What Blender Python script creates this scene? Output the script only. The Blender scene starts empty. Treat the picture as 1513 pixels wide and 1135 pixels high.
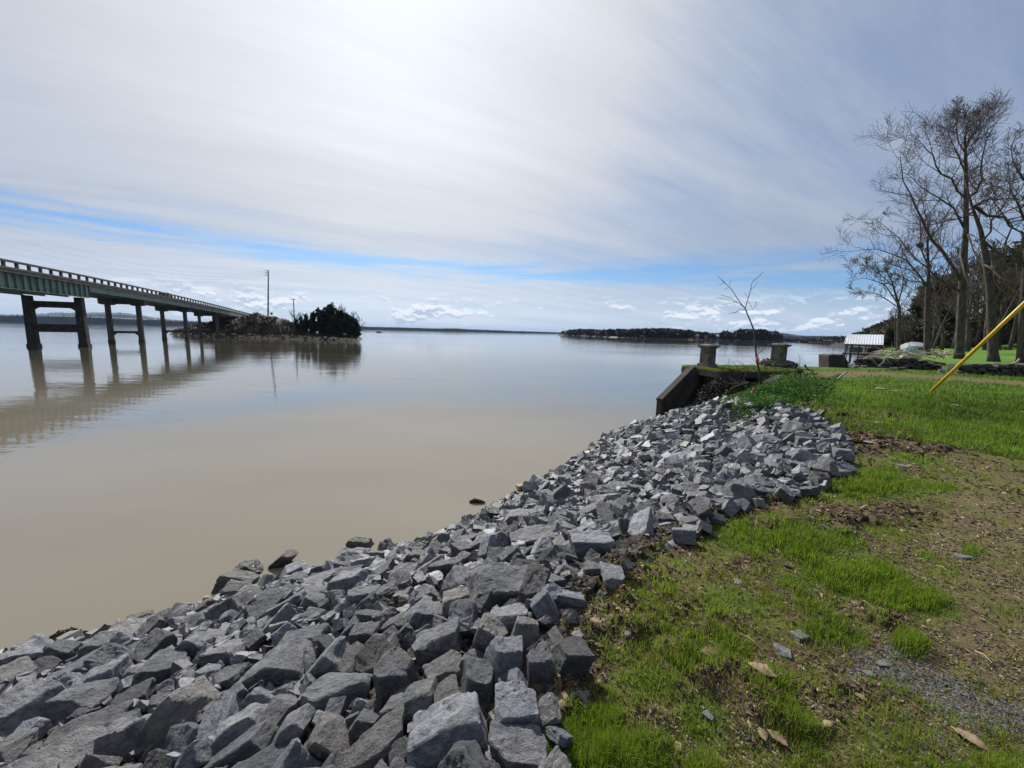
import bpy, bmesh, math, random
import numpy as np
from mathutils import Vector, Matrix

random.seed(7)
RNG = np.random.default_rng(7)
C = bpy.context.scene.collection
SC = bpy.context.scene

# ---------------------------------------------------------------- camera
FPX = 560.0; CX = 756.5; CY = 567.5; H = 3.8; BANK = 2.2
ROLL = math.atan(.0222); PITCH = math.atan((567.5 - 491.1) / 560)
_c, _s = math.cos(ROLL), math.sin(ROLL)
_R = np.array([_c, _s * math.sin(PITCH), _s * math.cos(PITCH)])
_U = np.array([-_s, _c * math.sin(PITCH), _c * math.cos(PITCH)])
_F = np.array([0, math.cos(PITCH), -math.sin(PITCH)])
cam = bpy.data.objects.new('camera', bpy.data.cameras.new('camera'))
C.objects.link(cam); SC.camera = cam
cam.data.sensor_width = 36; cam.data.lens = FPX / 1513 * 36
cam.data.clip_start = .05; cam.data.clip_end = 60000
cam.matrix_world = Matrix(((_R[0], _U[0], -_F[0], 0), (_R[1], _U[1], -_F[1], 0), (_R[2], _U[2], -_F[2], H), (0, 0, 0, 1)))

def ray(x, y):
    return _F + _R * ((x - CX) / FPX) - _U * ((y - CY) / FPX)
def at(x, y, z):
    r = ray(x, y); t = (z - H) / r[2]
    return np.array([r[0] * t, r[1] * t])
def atY(x, y, Y):
    r = ray(x, y); t = Y / r[1]
    return np.array([r[0] * t, Y, H + r[2] * t])
def hory(x): return 474.3 + .0222 * x

# ---------------------------------------------------------------- world, sun, exposure
SUN = np.array([-.227, .743, .630]); SUN /= np.linalg.norm(SUN)
EL = math.asin(SUN[2]); AZ = math.atan2(SUN[0], SUN[1])
w = bpy.data.worlds.new("World"); SC.world = w; w.use_nodes = True
SC.view_settings.view_transform = 'Standard'; SC.view_settings.look = 'None'
SC.view_settings.exposure = .22; SC.view_settings.gamma = 1; SC.view_settings.use_curve_mapping = False

class NT:
    """tiny helper to wire nodes"""
    def __init__(s, tree): s.t = tree; s.n = tree.nodes; s.l = tree.links
    def new(s, typ, **kw):
        n = s.n.new(typ)
        for k, v in kw.items(): setattr(n, k, v)
        return n
    def put(s, sock, v):
        if v is None: return
        if isinstance(v, bpy.types.NodeSocket): s.l.new(v, sock)
        elif hasattr(sock.default_value, '__len__'):
            v = tuple(v)
            if len(sock.default_value) == 4 and len(v) == 3: v = v + (1,)
            sock.default_value = v
        else: sock.default_value = v
    def math(s, op, a, b=None, c=None, clamp=False):
        n = s.new('ShaderNodeMath', operation=op, use_clamp=clamp)
        for i, v in enumerate((a, b, c)):
            if v is not None: s.put(n.inputs[i], v)
        return n.outputs[0]
    def vmath(s, op, a, b=None, out=0):
        n = s.new('ShaderNodeVectorMath', operation=op)
        s.put(n.inputs[0], a)
        if b is not None: s.put(n.inputs[1], b)
        return n.outputs[out]
    def ss(s, v, a, b, o0=0., o1=1.):
        n = s.new('ShaderNodeMapRange', interpolation_type='SMOOTHSTEP')
        s.put(n.inputs[0], v)
        for i, x in enumerate((a, b, o0, o1)): s.put(n.inputs[i + 1], x)
        return n.outputs[0]
    def mix(s, f, a, b, blend='MIX'):
        n = s.new('ShaderNodeMix', data_type='RGBA', blend_type=blend)
        s.put(n.inputs[0], f); s.put(n.inputs[6], a); s.put(n.inputs[7], b)
        return n.outputs[2]
    def noise(s, vec, scale, detail=4, rough=.55, dist=0, out=0):
        n = s.new('ShaderNodeTexNoise'); s.put(n.inputs['Vector'], vec)
        s.put(n.inputs['Scale'], scale); s.put(n.inputs['Detail'], detail)
        s.put(n.inputs['Roughness'], rough); s.put(n.inputs['Distortion'], dist)
        return n.outputs[out]
    def scalev(s, vec, sc, rot=(0, 0, 0), loc=(0, 0, 0)):
        n = s.new('ShaderNodeMapping'); s.put(n.inputs[0], vec)
        n.inputs['Scale'].default_value = sc; n.inputs['Rotation'].default_value = rot
        n.inputs['Location'].default_value = loc
        return n.outputs[0]

def build_world():
    t = NT(w.node_tree)
    for n in list(t.n): t.n.remove(n)
    out = t.new('ShaderNodeOutputWorld'); bg = t.new('ShaderNodeBackground')
    t.l.new(bg.outputs[0], out.inputs[0]); bg.inputs[1].default_value = .1
    sky = t.new('ShaderNodeTexSky', sky_type='NISHITA'); sky.sun_disc = False
    sky.sun_elevation = EL; sky.sun_rotation = AZ; sky.altitude = 200
    sky.air_density = 1.0; sky.dust_density = .6; sky.ozone_density = 2.5
    tc = t.new('ShaderNodeTexCoord'); D = tc.outputs['Generated']
    sx = t.new('ShaderNodeSeparateXYZ'); t.l.new(D, sx.inputs[0]); X, Y, Z = sx.outputs
    sundot = t.vmath('DOT_PRODUCT', D, tuple(SUN), out=1)
    az = t.math('ARCTAN2', X, Y)
    zc = t.math('MAXIMUM', Z, 0.0)
    # high cloud sheet, plane projection
    zz = t.math('ADD', zc, .10)
    cv = t.new('ShaderNodeCombineXYZ'); t.l.new(t.math('DIVIDE', X, zz), cv.inputs[0]); t.l.new(t.math('DIVIDE', Y, zz), cv.inputs[1])
    P = cv.outputs[0]
    Pr = t.scalev(P, (1, 1, 1), rot=(0, 0, math.radians(-28)))
    P1 = t.scalev(Pr, (.24, .85, 1))
    n1 = t.noise(P1, .9, 7, .60, .35)
    n2 = t.noise(t.scalev(P, (.5, .6, 1), rot=(0, 0, .4), loc=(3, 1, 0)), .55, 4, .5, .2)
    n3 = t.noise(t.scalev(Pr, (.35, 2.1, 1), loc=(7, 2, 0)), 1.5, 8, .68, .35)
    # veil is thicker towards the left, thinner to the right
    azr = t.ss(az, -.15, .85)
    cover = t.math('ADD', t.math('MULTIPLY', n1, 1.0), t.math('MULTIPLY', n2, .75))
    cover = t.math('ADD', cover, t.math('MULTIPLY', t.math('SUBTRACT', n3, .5), .55))
    cover = t.math('SUBTRACT', cover, t.math('MULTIPLY', azr, .20))
    cover = t.math('ADD', cover, t.ss(sundot, .80, 1.0, 0, .28))
    cirrus = t.ss(cover, .20, 1.05, .32, 1)
    # clear blue lane low over the lake
    wob = t.math('MULTIPLY', t.math('SUBTRACT', t.noise(t.scalev(D, (2.2, 2.2, 16)), 2.2, 5, .6), .5), .07)
    e0 = t.math('ADD', t.math('MULTIPLY', t.math('SUBTRACT', 0, az), .022), .151)
    dz = t.math('DIVIDE', t.math('ABSOLUTE', t.math('SUBTRACT', t.math('ADD', Z, wob), e0)), t.math('ADD', .027, t.math('MULTIPLY', azr, .026)))
    lane = t.ss(dz, .15, 1.35, 1, 0)
    lanep = t.ss(t.noise(t.scalev(D, (1.5, 1.5, 22), loc=(4, 0, 1)), 2.0, 5, .6), .30, .58)
    lane = t.math('MULTIPLY', t.math('MULTIPLY', lane, lanep), .78)
    low = t.ss(Z, .02, .15, .80, .30)
    alpha = t.math('MAXIMUM', cirrus, low)
    alpha = t.math('MULTIPLY', alpha, t.math('SUBTRACT', 1, lane))
    alpha = t.math('MINIMUM', alpha, .93)
    # thin sheet over deep blue, brighter near the sun (forward scattering)
    g1 = t.math('POWER', t.math('MAXIMUM', sundot, 0), 5.0)
    g2 = t.math('POWER', t.math('MAXIMUM', sundot, 0), 40.0)
    lum = t.math('ADD', 4.1, t.math('ADD', t.math('MULTIPLY', g1, 4.2), t.math('MULTIPLY', g2, .9)))
    lum = t.math('ADD', lum, t.ss(Z, .0, .22, 2.1, 0))
    lum = t.math('MULTIPLY', lum, t.ss(sundot, -.7, .45, .62, 1))  # sky away from the sun dimmed further to lessen fill on the rocks
    lum = t.math('MULTIPLY', lum, t.math('ADD', .64, t.math('MULTIPLY', t.math('ADD', n1, n3), .36)))
    ccol = t.mix(t.math('MULTIPLY', g1, 1.7, clamp=True), (.82, .925, 1.12), (.96, .985, 1.03))
    cl = t.vmath('SCALE', ccol); t.put(cl.node.inputs['Scale'], lum)
    skyc = t.mix(1.0, sky.outputs[0], (.40, .66, .92), 'MULTIPLY')
    base = t.mix(alpha, skyc, cl)
    # small fair-weather cumulus low over the horizon
    nf = t.noise(t.scalev(D, (1, 1, 2.4)), 17, 9, .62)
    nb = t.noise(t.scalev(D, (1, 1, 3.0), loc=(2, 5, 0)), 2.3, 2, .5)
    up = t.noise(t.scalev(D, (1, 1, 2.4), loc=(0, 0, .016)), 17, 9, .62)
    elm = t.math('MULTIPLY', t.ss(Z, .004, .02), t.ss(Z, .050, .105, 1, 0))
    leftm = t.ss(az, -.75, -.45, .085, 0)
    dens = t.math('ADD', t.math('ADD', nf, t.math('MULTIPLY', nb, .95)), leftm)
    cum = t.math('MULTIPLY', t.ss(dens, 1.045, 1.14), elm)
    shade = t.ss(t.math('SUBTRACT', nf, up), -.05, .06)
    cc = t.mix(shade, (4.3, 5.1, 6.5), (8.4, 8.8, 9.3))
    base = t.mix(t.math('MULTIPLY', cum, .85), base, cc)
    t.l.new(base, bg.inputs[0])
build_world()

sun = bpy.data.objects.new('sun', bpy.data.lights.new('sun', 'SUN')); C.objects.link(sun)
sun.data.energy = 5.0; sun.data.angle = math.radians(.6); sun.data.color = (1, .965, .90)
sun.rotation_euler = Vector(tuple(SUN)).to_track_quat('Z', 'Y').to_euler()

# ---------------------------------------------------------------- helpers
def tag(o, label=None, cat=None, group=None, kind=None):
    if label: o['label'] = label
    if cat: o['category'] = cat
    if group: o['group'] = group
    if kind: o['kind'] = kind
    return o
def empty(name, loc, label=None, cat=None, group=None, rz=0):
    o = bpy.data.objects.new(name, None); C.objects.link(o); o.location = tuple(loc); o.rotation_euler.z = rz
    o.empty_display_size = .2
    return tag(o, label, cat, group)
def link(name, me, mat=None, parent=None, world=True):
    o = bpy.data.objects.new(name, me); C.objects.link(o)
    if mat and not me.materials: me.materials.append(mat)
    if parent:
        o.parent = parent
        if world:      # mesh given in world coordinates, parent has loc + rz
            o.matrix_parent_inverse = (Matrix.Translation(parent.location) @ Matrix.Rotation(parent.rotation_euler.z, 4, 'Z')).inverted()
    return o
def np_mesh(name, V, F, smooth=False, cols=None, uvname=None):
    """V (n,3), F (m,k) uniform faces, fast"""
    V = np.asarray(V, np.float32); F = np.asarray(F, np.int32)
    me = bpy.data.meshes.new(name)
    m, k = F.shape
    me.vertices.add(len(V)); me.vertices.foreach_set('co', V.ravel())
    me.loops.add(m * k); me.loops.foreach_set('vertex_index', F.ravel())
    me.polygons.add(m); me.polygons.foreach_set('loop_start', np.arange(0, m * k, k, dtype=np.int32))
    me.polygons.foreach_set('loop_total', np.full(m, k, np.int32))
    me.polygons.foreach_set('use_smooth', np.full(m, bool(smooth)))
    me.update(calc_edges=True)
    if cols:
        for nm, arr in cols.items():
            a = me.color_attributes.new(nm, 'FLOAT_COLOR', 'POINT')
            arr = np.asarray(arr, np.float32)
            if arr.ndim == 1: arr = np.repeat(arr[:, None], 3, 1)
            arr = np.concatenate([arr, np.ones((len(arr), 4 - arr.shape[1]), np.float32)], 1)
            a.data.foreach_set('color', arr.ravel())
    return me

class MB:
    def __init__(s): s.v = []; s.f = []
    def add(s, vs, fs):
        b = len(s.v); s.v += [tuple(map(float, v)) for v in vs]; s.f += [tuple(i + b for i in f) for f in fs]
    def box(s, c, size, ax=None):
        """box at centre c, size along axes ax (3 orthonormal vectors)"""
        c = np.array(c, float); A = np.eye(3) if ax is None else np.array(ax, float)
        h = np.array(size, float) / 2
        vs = [c + A[0] * h[0] * a + A[1] * h[1] * b + A[2] * h[2] * d for d in (-1, 1) for b in (-1, 1) for a in (-1, 1)]
        s.add(vs, [(0, 2, 3, 1), (4, 5, 7, 6), (0, 1, 5, 4), (2, 6, 7, 3), (0, 4, 6, 2), (1, 3, 7, 5)])
    def prism(s, poly, d):
        """poly: list of 3-D points, extruded by vector d"""
        n = len(poly); P = [np.array(p, float) for p in poly]; d = np.array(d, float)
        s.add(P + [p + d for p in P], [tuple(range(n))[::-1], tuple(range(n, 2 * n))] + [(i, (i + 1) % n, n + (i + 1) % n, n + i) for i in range(n)])
    def tube(s, pts, rad, sides=6, cap=True):
        pts = [np.array(p, float) for p in pts]; n = len(pts)
        if not hasattr(rad, '__len__'): rad = [rad] * n
        b = len(s.v); u = None
        for i, p in enumerate(pts):
            t = pts[min(i + 1, n - 1)] - pts[max(i - 1, 0)]; t /= (np.linalg.norm(t) + 1e-9)
            if u is None:
                u = np.cross(t, (0, 0, 1.) if abs(t[2]) < .9 else (1., 0, 0))
            u = u - t * np.dot(u, t); u /= (np.linalg.norm(u) + 1e-9); q = np.cross(t, u)
            for k in range(sides):
                a = 2 * math.pi * k / sides
                s.v.append(tuple(p + rad[i] * (u * math.cos(a) + q * math.sin(a))))
        for i in range(n - 1):
            for k in range(sides):
                a = b + i * sides + k; c = b + i * sides + (k + 1) % sides
                s.f.append((a, c, c + sides, a + sides))
        if cap:
            s.f.append(tuple(b + k for k in range(sides))[::-1]); s.f.append(tuple(b + (n - 1) * sides + k for k in range(sides)))
    def mesh(s, name, smooth=False):
        me = bpy.data.meshes.new(name); me.from_pydata(s.v, [], s.f); me.validate()
        if smooth: me.polygons.foreach_set('use_smooth', [True] * len(me.polygons))
        me.update(); return me
    def obj(s, name, mat, parent=None, smooth=False, bevel=0):
        o = link(name, s.mesh(name, smooth), mat, parent)
        if bevel:
            m = o.modifiers.new('bevel', 'BEVEL'); m.width = bevel; m.segments = 2; m.limit_method = 'ANGLE'
        return o

# value noise
def _h(ix, iy, iz):
    n = (ix.astype(np.int64) * 374761393 + iy.astype(np.int64) * 668265263 + iz.astype(np.int64) * 2147483647 % 4294967291) & 0xffffffff
    n = ((n ^ (n >> 13)) * 1274126177) & 0xffffffff
    n = ((n ^ (n >> 16)) * 2246822519) & 0xffffffff
    return ((n ^ (n >> 15)) & 0xffffff) / float(0xffffff)
def vnoise(x, y, z=0.0):
    x = np.asarray(x, float); y = np.asarray(y, float); z = np.zeros_like(x) + z
    ix, iy, iz = np.floor(x), np.floor(y), np.floor(z); fx, fy, fz = x - ix, y - iy, z - iz
    fx = fx * fx * (3 - 2 * fx); fy = fy * fy * (3 - 2 * fy); fz = fz * fz * (3 - 2 * fz)
    r = 0
    for a in (0, 1):
        for b in (0, 1):
            for c in (0, 1):
                r = r + _h(ix + a, iy + b, iz + c) * (fx if a else 1 - fx) * (fy if b else 1 - fy) * (fz if c else 1 - fz)
    return r
def fbm(x, y, z=0.0, o=4):
    r = 0; a = .5; s = 0; x = np.asarray(x, float); y = np.asarray(y, float); z = np.zeros_like(x) + z
    for i in range(o):
        r = r + a * vnoise(x, y, z); s += a; a *= .5; x = x * 2.03 + 17.1; y = y * 2.03 + 5.7; z = z * 2.03 + 9.2
    return r / s
def sstep(x, a, b):
    t = np.clip((x - a) / (b - a), 0, 1); return t * t * (3 - 2 * t)

# ---------------------------------------------------------------- materials
def new_mat(name):
    m = bpy.data.materials.new(name); m.use_nodes = True; t = NT(m.node_tree)
    b = t.n['Principled BSDF']; return m, t, b
def mottled(name, c1, c2, scale=3, rough=.85, bump=.3, bdist=.02, metal=0, coord='Object', spec=.3, detail=6, stretch=(1, 1, 1), c3=None):
    m, t, b = new_mat(name)
    tc = t.new('ShaderNodeTexCoord'); v = t.scalev(tc.outputs[coord], stretch)
    n = t.noise(v, scale, detail, .65)
    col = t.mix(t.ss(n, .32, .68), c1, c2)
    if c3 is not None: col = t.mix(t.ss(t.noise(v, scale * .35, 3, .5), .52, .66), col, c3)
    t.l.new(col, b.inputs['Base Color'])
    b.inputs['Roughness'].default_value = rough; b.inputs['Metallic'].default_value = metal
    b.inputs['Specular IOR Level'].default_value = spec
    if bump:
        bp = t.new('ShaderNodeBump'); bp.inputs['Strength'].default_value = bump; bp.inputs['Distance'].default_value = bdist
        t.l.new(t.noise(v, scale * 3, 6, .7), bp.inputs['Height']); t.l.new(bp.outputs[0], b.inputs['Normal'])
    return m

def rock_material(name, individual):
    m, t, b = new_mat(name)
    if individual:
        tc = t.new('ShaderNodeTexCoord'); oi = t.new('ShaderNodeObjectInfo')
        tone = oi.outputs['Color']
        v = t.vmath('ADD', tc.outputs['Object'], t.vmath('SCALE', (7.3, 3.1, 5.9)))
        add = v.node.inputs[1].links[0].from_node; t.put(add.inputs['Scale'], t.math('MULTIPLY', oi.outputs['Random'], 9))
        sc = 1.0
    else:
        g = t.new('ShaderNodeNewGeometry'); a = t.new('ShaderNodeVertexColor'); a.layer_name = 'tone'
        tone = a.outputs[0]; v = t.vmath('SCALE', g.outputs['Position']); v.node.inputs['Scale'].default_value = 3.2; sc = 1.0
    n = t.noise(v, 1.3, 5, .62, .3)
    n2 = t.noise(v, 9, 6, .7)
    n3 = t.noise(t.scalev(v, (1, 1, 1.7), rot=(.5, .3, 0)), 3.2, 7, .70, .5)
    col = t.mix(t.ss(n, .30, .70), (.52, .54, .60), (1.12, 1.12, 1.13))
    col = t.mix(t.ss(n3, .42, .60), col, (1.30, 1.31, 1.33))
    col = t.mix(t.math('MULTIPLY', t.ss(n2, .48, .66), .60), col, (.32, .33, .36))
    # pale calcite veins
    wv = t.noise(v, 2.1, 4, .55, 1.6)
    vein = t.ss(t.math('ABSOLUTE', t.math('SUBTRACT', wv, .5)), 0, .010, 1, 0)
    col = t.mix(t.math('MULTIPLY', vein, .40), col, (2.1, 2.1, 2.05))
    if individual:     # chipped edges show fresh, paler stone
        gp = t.new('ShaderNodeNewGeometry'); col = t.mix(t.math('MULTIPLY', t.ss(gp.outputs['Pointiness'], .515, .60), t.ss(n2, .35, .6)), col, (1.9, 1.9, 1.92))
    # brown dust
    col = t.mix(t.math('MULTIPLY', t.ss(t.noise(v, .8, 3, .6), .60, .75), .35), col, (1.15, .98, .78))
    fin = t.mix(1.0, col, tone, 'MULTIPLY')
    gw = t.new('ShaderNodeNewGeometry'); sz = t.new('ShaderNodeSeparateXYZ'); t.l.new(gw.outputs['Position'], sz.inputs[0])
    wetz = t.math('SUBTRACT', sz.outputs[2], t.math('MULTIPLY', t.noise(gw.outputs['Position'], 2.5, 3, .6), .14))
    wet = t.ss(wetz, .02, .10, 1, 0); silt = t.math('MULTIPLY', t.ss(wetz, .05, .34, 1, 0), t.ss(t.noise(gw.outputs['Position'], 5, 4, .6), .42, .60))
    fin = t.mix(t.math('MULTIPLY', silt, .55), fin, (.17, .135, .085)); fin = t.mix(t.math('MULTIPLY', wet, .85), fin, (.030, .027, .022))
    t.l.new(fin, b.inputs['Base Color'])
    t.l.new(t.math('SUBTRACT', .58, t.math('MULTIPLY', wet, .35)), b.inputs['Roughness']); b.inputs['Specular IOR Level'].default_value = .5
    bp = t.new('ShaderNodeBump'); bp.inputs['Strength'].default_value = .75; bp.inputs['Distance'].default_value = .09 if individual else .012
    hh = t.math('ADD', t.math('MULTIPLY', n2, .35), t.math('ADD', t.math('MULTIPLY', n3, .6), t.math('MULTIPLY', t.noise(v, 30, 4, .7), .15)))
    t.l.new(hh, bp.inputs['Height']); t.l.new(bp.outputs[0], b.inputs['Normal'])
    return m
M = {}
M['rock'] = rock_material('riprap_stone', True)
M['rock_mass'] = rock_material('riprap_stone_mass', False)
M['concrete_old'] = mottled('old_concrete', (.07, .06, .048), (.19, .168, .14), 4, .9, .6, .03, c3=(.10, .09, .062))
M['concrete_dark'] = mottled('weathered_dark_concrete', (.032, .027, .024), (.075, .065, .056), 2.2, .92, .6, .04, c3=(.055, .052, .038))
M['concrete_pier'] = mottled('pier_concrete', (.055, .050, .043), (.12, .11, .098), .5, .85, .3, .03, coord='Object', stretch=(1, 1, .35))
M['pier_wet'] = mottled('wet_pier_concrete', (.030, .027, .022), (.06, .053, .043), .8, .5, .2, .02)
M['deck_concrete'] = mottled('bridge_concrete', (.06, .057, .053), (.12, .115, .105), .8, .85, .2, .02)
M['green_steel'] = mottled('pale_green_steel', (.11, .17, .145), (.17, .235, .205), .8, .6, .1, .01, c3=(.085, .115, .095))
M['asphalt'] = mottled('asphalt', (.04, .04, .04), (.06, .06, .058), 2, .9, .2, .01)
M['bark'] = mottled('grey_bark', (.045, .037, .031), (.115, .097, .082), 2.5, .95, .9, .05, stretch=(3, 3, .6))
M['bark_dark'] = mottled('dark_bark', (.028, .023, .019), (.07, .058, .048), 3, .95, .6, .04, stretch=(3, 3, .6))
M['pale_wood'] = mottled('bare_pale_wood', (.22, .18, .13), (.40, .34, .26), 5, .8, .4, .01, stretch=(1, 1, .4))
M['twig'] = mottled('twig_bark', (.06, .04, .03), (.12, .085, .065), 8, .9, .2, .005)
M['yellow'] = mottled('yellow_plastic', (.66, .36, .012), (.80, .47, .02), 1.2, .42, .06, .003, spec=.5)
M['metal_roof'] = mottled('pale_metal_roof', (.62, .66, .70), (.78, .80, .82), .4, .45, .05, .004, metal=.15)
M['wood_dark'] = mottled('dark_weathered_timber', (.035, .028, .022), (.08, .065, .05), 3, .9, .3, .01)
M['pole'] = mottled('grey_steel_pole', (.16, .16, .17), (.24, .24, .25), 1, .6, .1, .005)
M['wire'] = mottled('dark_wire', (.05, .05, .055), (.07, .07, .075), 1, .6, 0)
M['pink'] = mottled('pink_flagging', (.85, .16, .14), (.95, .25, .2), 4, .6, .1, .002)
M['wall_pale'] = mottled('pale_house_wall', (.16, .14, .12), (.26, .235, .21), 1, .8, .1, .01)
M['roof_dark'] = mottled('dark_shingles', (.05, .045, .045), (.09, .08, .078), 1, .85, .2, .01)
M['roof_pale'] = mottled('pale_shingles', (.26, .27, .29), (.35, .36, .38), 1, .8, .2, .01)
M['glass'] = mottled('window_glass', (.02, .025, .03), (.03, .035, .04), 1, .08, 0, spec=.6)
M['car_paint'] = mottled('dark_car_paint', (.04, .055, .05), (.05, .065, .06), 1, .3, 0, spec=.6)
M['rubber'] = mottled('black_rubber', (.012, .012, .012), (.02, .02, .02), 1, .8, 0)
M['white_cover'] = mottled('white_cover', (.55, .55, .54), (.70, .70, .69), 2, .6, .2, .02)
M['blue_tarp'] = mottled('blue_tarp', (.05, .17, .30), (.09, .26, .42), 2, .5, .3, .02)
M['tan_stone'] = mottled('tan_stone', (.30, .22, .13), (.52, .42, .27), 6, .85, .5, .02)
M['slate'] = mottled('blue_grey_slate', (.085, .083, .080), (.19, .188, .182), 8, .7, .4, .01)
M['dry_leaf'] = mottled('dry_oak_leaf', (.16, .11, .065), (.30, .22, .135), 14, .75, .3, .004)
M['straw'] = mottled('straw', (.34, .26, .14), (.52, .42, .26), 10, .8, .1, .002)
M['field_stone'] = mottled('dark_field_stone', (.045, .042, .038), (.12, .11, .10), 3, .9, .6, .03)
M['boulder'] = mottled('pale_boulder', (.17, .16, .155), (.30, .285, .27), 2.5, .88, .6, .03)
M['mountain'] = mottled('forested_mountain', (.030, .045, .032), (.055, .07, .045), .002, .95, 0, coord='Object')
M['teal'] = mottled('teal_panel', (.05, .20, .17), (.08, .28, .24), 1, .6, 0)
def foliage(name, c1, c2, scale=.6, trans=.25, rough=.7):
    m, t, b = new_mat(name)
    g = t.new('ShaderNodeNewGeometry')
    n = t.noise(g.outputs['Position'], scale, 4, .6)
    n2 = t.noise(g.outputs['Position'], scale * 9, 2, .6)
    col = t.mix(t.ss(n, .35, .65), c1, c2)
    col = t.mix(t.math('MULTIPLY', t.ss(n2, .5, .7), .4), col, tuple(min(1, x * 1.5) for x in c2))
    t.l.new(col, b.inputs['Base Color']); b.inputs['Roughness'].default_value = rough
    b.inputs['Specular IOR Level'].default_value = .2
    if trans:
        tr = t.new('ShaderNodeBsdfTranslucent'); t.l.new(col, tr.inputs[0])
        mx = t.new('ShaderNodeMixShader'); mx.inputs[0].default_value = trans
        t.l.new(b.outputs[0], mx.inputs[1]); t.l.new(tr.outputs[0], mx.inputs[2])
        t.l.new(mx.outputs[0], t.n['Material Output'].inputs[0])
    return m
M['pine'] = foliage('evergreen_foliage', (.012, .022, .010), (.030, .046, .018), .5, .15)
M['pine_right'] = foliage('pine_foliage', (.025, .036, .014), (.060, .072, .028), .5, .3)
M['winter_wood'] = foliage('winter_woodland', (.020, .021, .016), (.040, .037, .026), .03, .0)
M['ivy'] = foliage('ground_ivy', (.030, .075, .012), (.075, .16, .03), 1.5, .35)
M['twig_mass'] = foliage('bare_brush', (.035, .028, .022), (.085, .066, .05), 1.0, 0)
M['brush_brown'] = foliage('brown_undergrowth', (.045, .037, .026), (.10, .078, .052), .2, .15)
M['brown_moss'] = foliage('brown_moss', (.035, .030, .012), (.085, .070, .028), 6, .1)
M['moss'] = foliage('green_moss', (.06, .09, .015), (.13, .17, .03), 6, .2)
M['dry_grass'] = foliage('dry_bank_grass', (.10, .065, .032), (.19, .135, .07), .3, .2)

def grass_material():
    m, t, b = new_mat('green_grass')
    a = t.new('ShaderNodeVertexColor'); a.layer_name = 'tone'
    t.l.new(a.outputs[0], b.inputs['Base Color']); b.inputs['Roughness'].default_value = .55
    b.inputs['Specular IOR Level'].default_value = .25
    tr = t.new('ShaderNodeBsdfTranslucent'); t.l.new(t.mix(1.0, a.outputs[0], (1.25, 1.35, .7), 'MULTIPLY'), tr.inputs[0])
    mx = t.new('ShaderNodeMixShader'); mx.inputs[0].default_value = .45
    t.l.new(b.outputs[0], mx.inputs[1]); t.l.new(tr.outputs[0], mx.inputs[2])
    t.l.new(mx.outputs[0], t.n['Material Output'].inputs[0]); return m
M['grass'] = grass_material()
def tone_material(name, rough=.9):
    m, t, b = new_mat(name)
    a = t.new('ShaderNodeVertexColor'); a.layer_name = 'tone'; g = t.new('ShaderNodeNewGeometry')
    n = t.noise(g.outputs['Position'], 60, 3, .6)
    t.l.new(t.mix(t.ss(n, .3, .7), a.outputs[0], t.mix(1.0, a.outputs[0], (.6, .6, .6), 'MULTIPLY')), b.inputs['Base Color'])
    b.inputs['Roughness'].default_value = rough; b.inputs['Specular IOR Level'].default_value = .2; return m
M['chips'] = tone_material('soil_chips')

# ---------------------------------------------------------------- the lie of the land
T_POLY = np.array([(-1500, -60), (-30, -14), (-8, -7), (-2.2, -2.2), (-.7, -.3), (-.05, .85), (.24, 1.5), (.36, 2.0), (.68, 2.4), (1.3, 2.85),
                   (2.2, 3.5), (3.1, 3.85), (4.3, 4.7), (5.5, 6.2), (6.5, 8.0), (6.4, 9.4), (7.1, 10.7), (8.6, 12.0), (10.6, 14.2), (11.7, 16.8), (11.6, 18.9), (12.2, 20.4), (14.8, 21.9),
                   (18.6, 22.3), (22.5, 24.5), (30.5, 31), (49, 50.5), (70, 72.5), (101, 101), (132, 134), (156, 170), (208, 238), (300, 340), (1500, 620), (1500, -1500), (-1500, -1500)], float)
W_POLY = np.array([(-1500, 20), (-60, 2), (-14, 2.2), (-8.5, 3.2), (-6.2, 3.75), (-5.5, 3.95), (-4.5, 4.45), (-3.35, 5.3), (-1.5, 6.3), (-.1, 8.15),
                   (1.97, 11.1), (3.44, 13.6), (5.4, 16.2), (7.4, 18.3), (10.3, 20.6), (14.2, 23.3), (19.0, 24.0), (28, 31.5), (46, 51.5),
                   (67, 74), (98, 103.5), (128, 137), (150, 173), (200, 242), (290, 346), (1500, 640), (1510, -1510), (-1510, -1510)], float)
def poly_sd(P, poly):
    P = np.asarray(P, float); d = np.full(len(P), 1e18); ins = np.zeros(len(P), bool); n = len(poly)
    for i in range(n):
        a = poly[i]; b = poly[(i + 1) % n]; e = b - a
        w0 = P[:, 0] - a[0]; w1 = P[:, 1] - a[1]
        t = np.clip((w0 * e[0] + w1 * e[1]) / (e @ e), 0, 1)
        dd = (w0 - e[0] * t) ** 2 + (w1 - e[1] * t) ** 2; d = np.minimum(d, dd)
        c = (a[1] > P[:, 1]) != (b[1] > P[:, 1])
        with np.errstate(divide='ignore', invalid='ignore'):
            xx = (b[0] - a[0]) * (P[:, 1] - a[1]) / (b[1] - a[1]) + a[0]
        ins ^= c & (P[:, 0] < xx)
    d = np.sqrt(d); return np.where(ins, -d, d)

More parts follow.
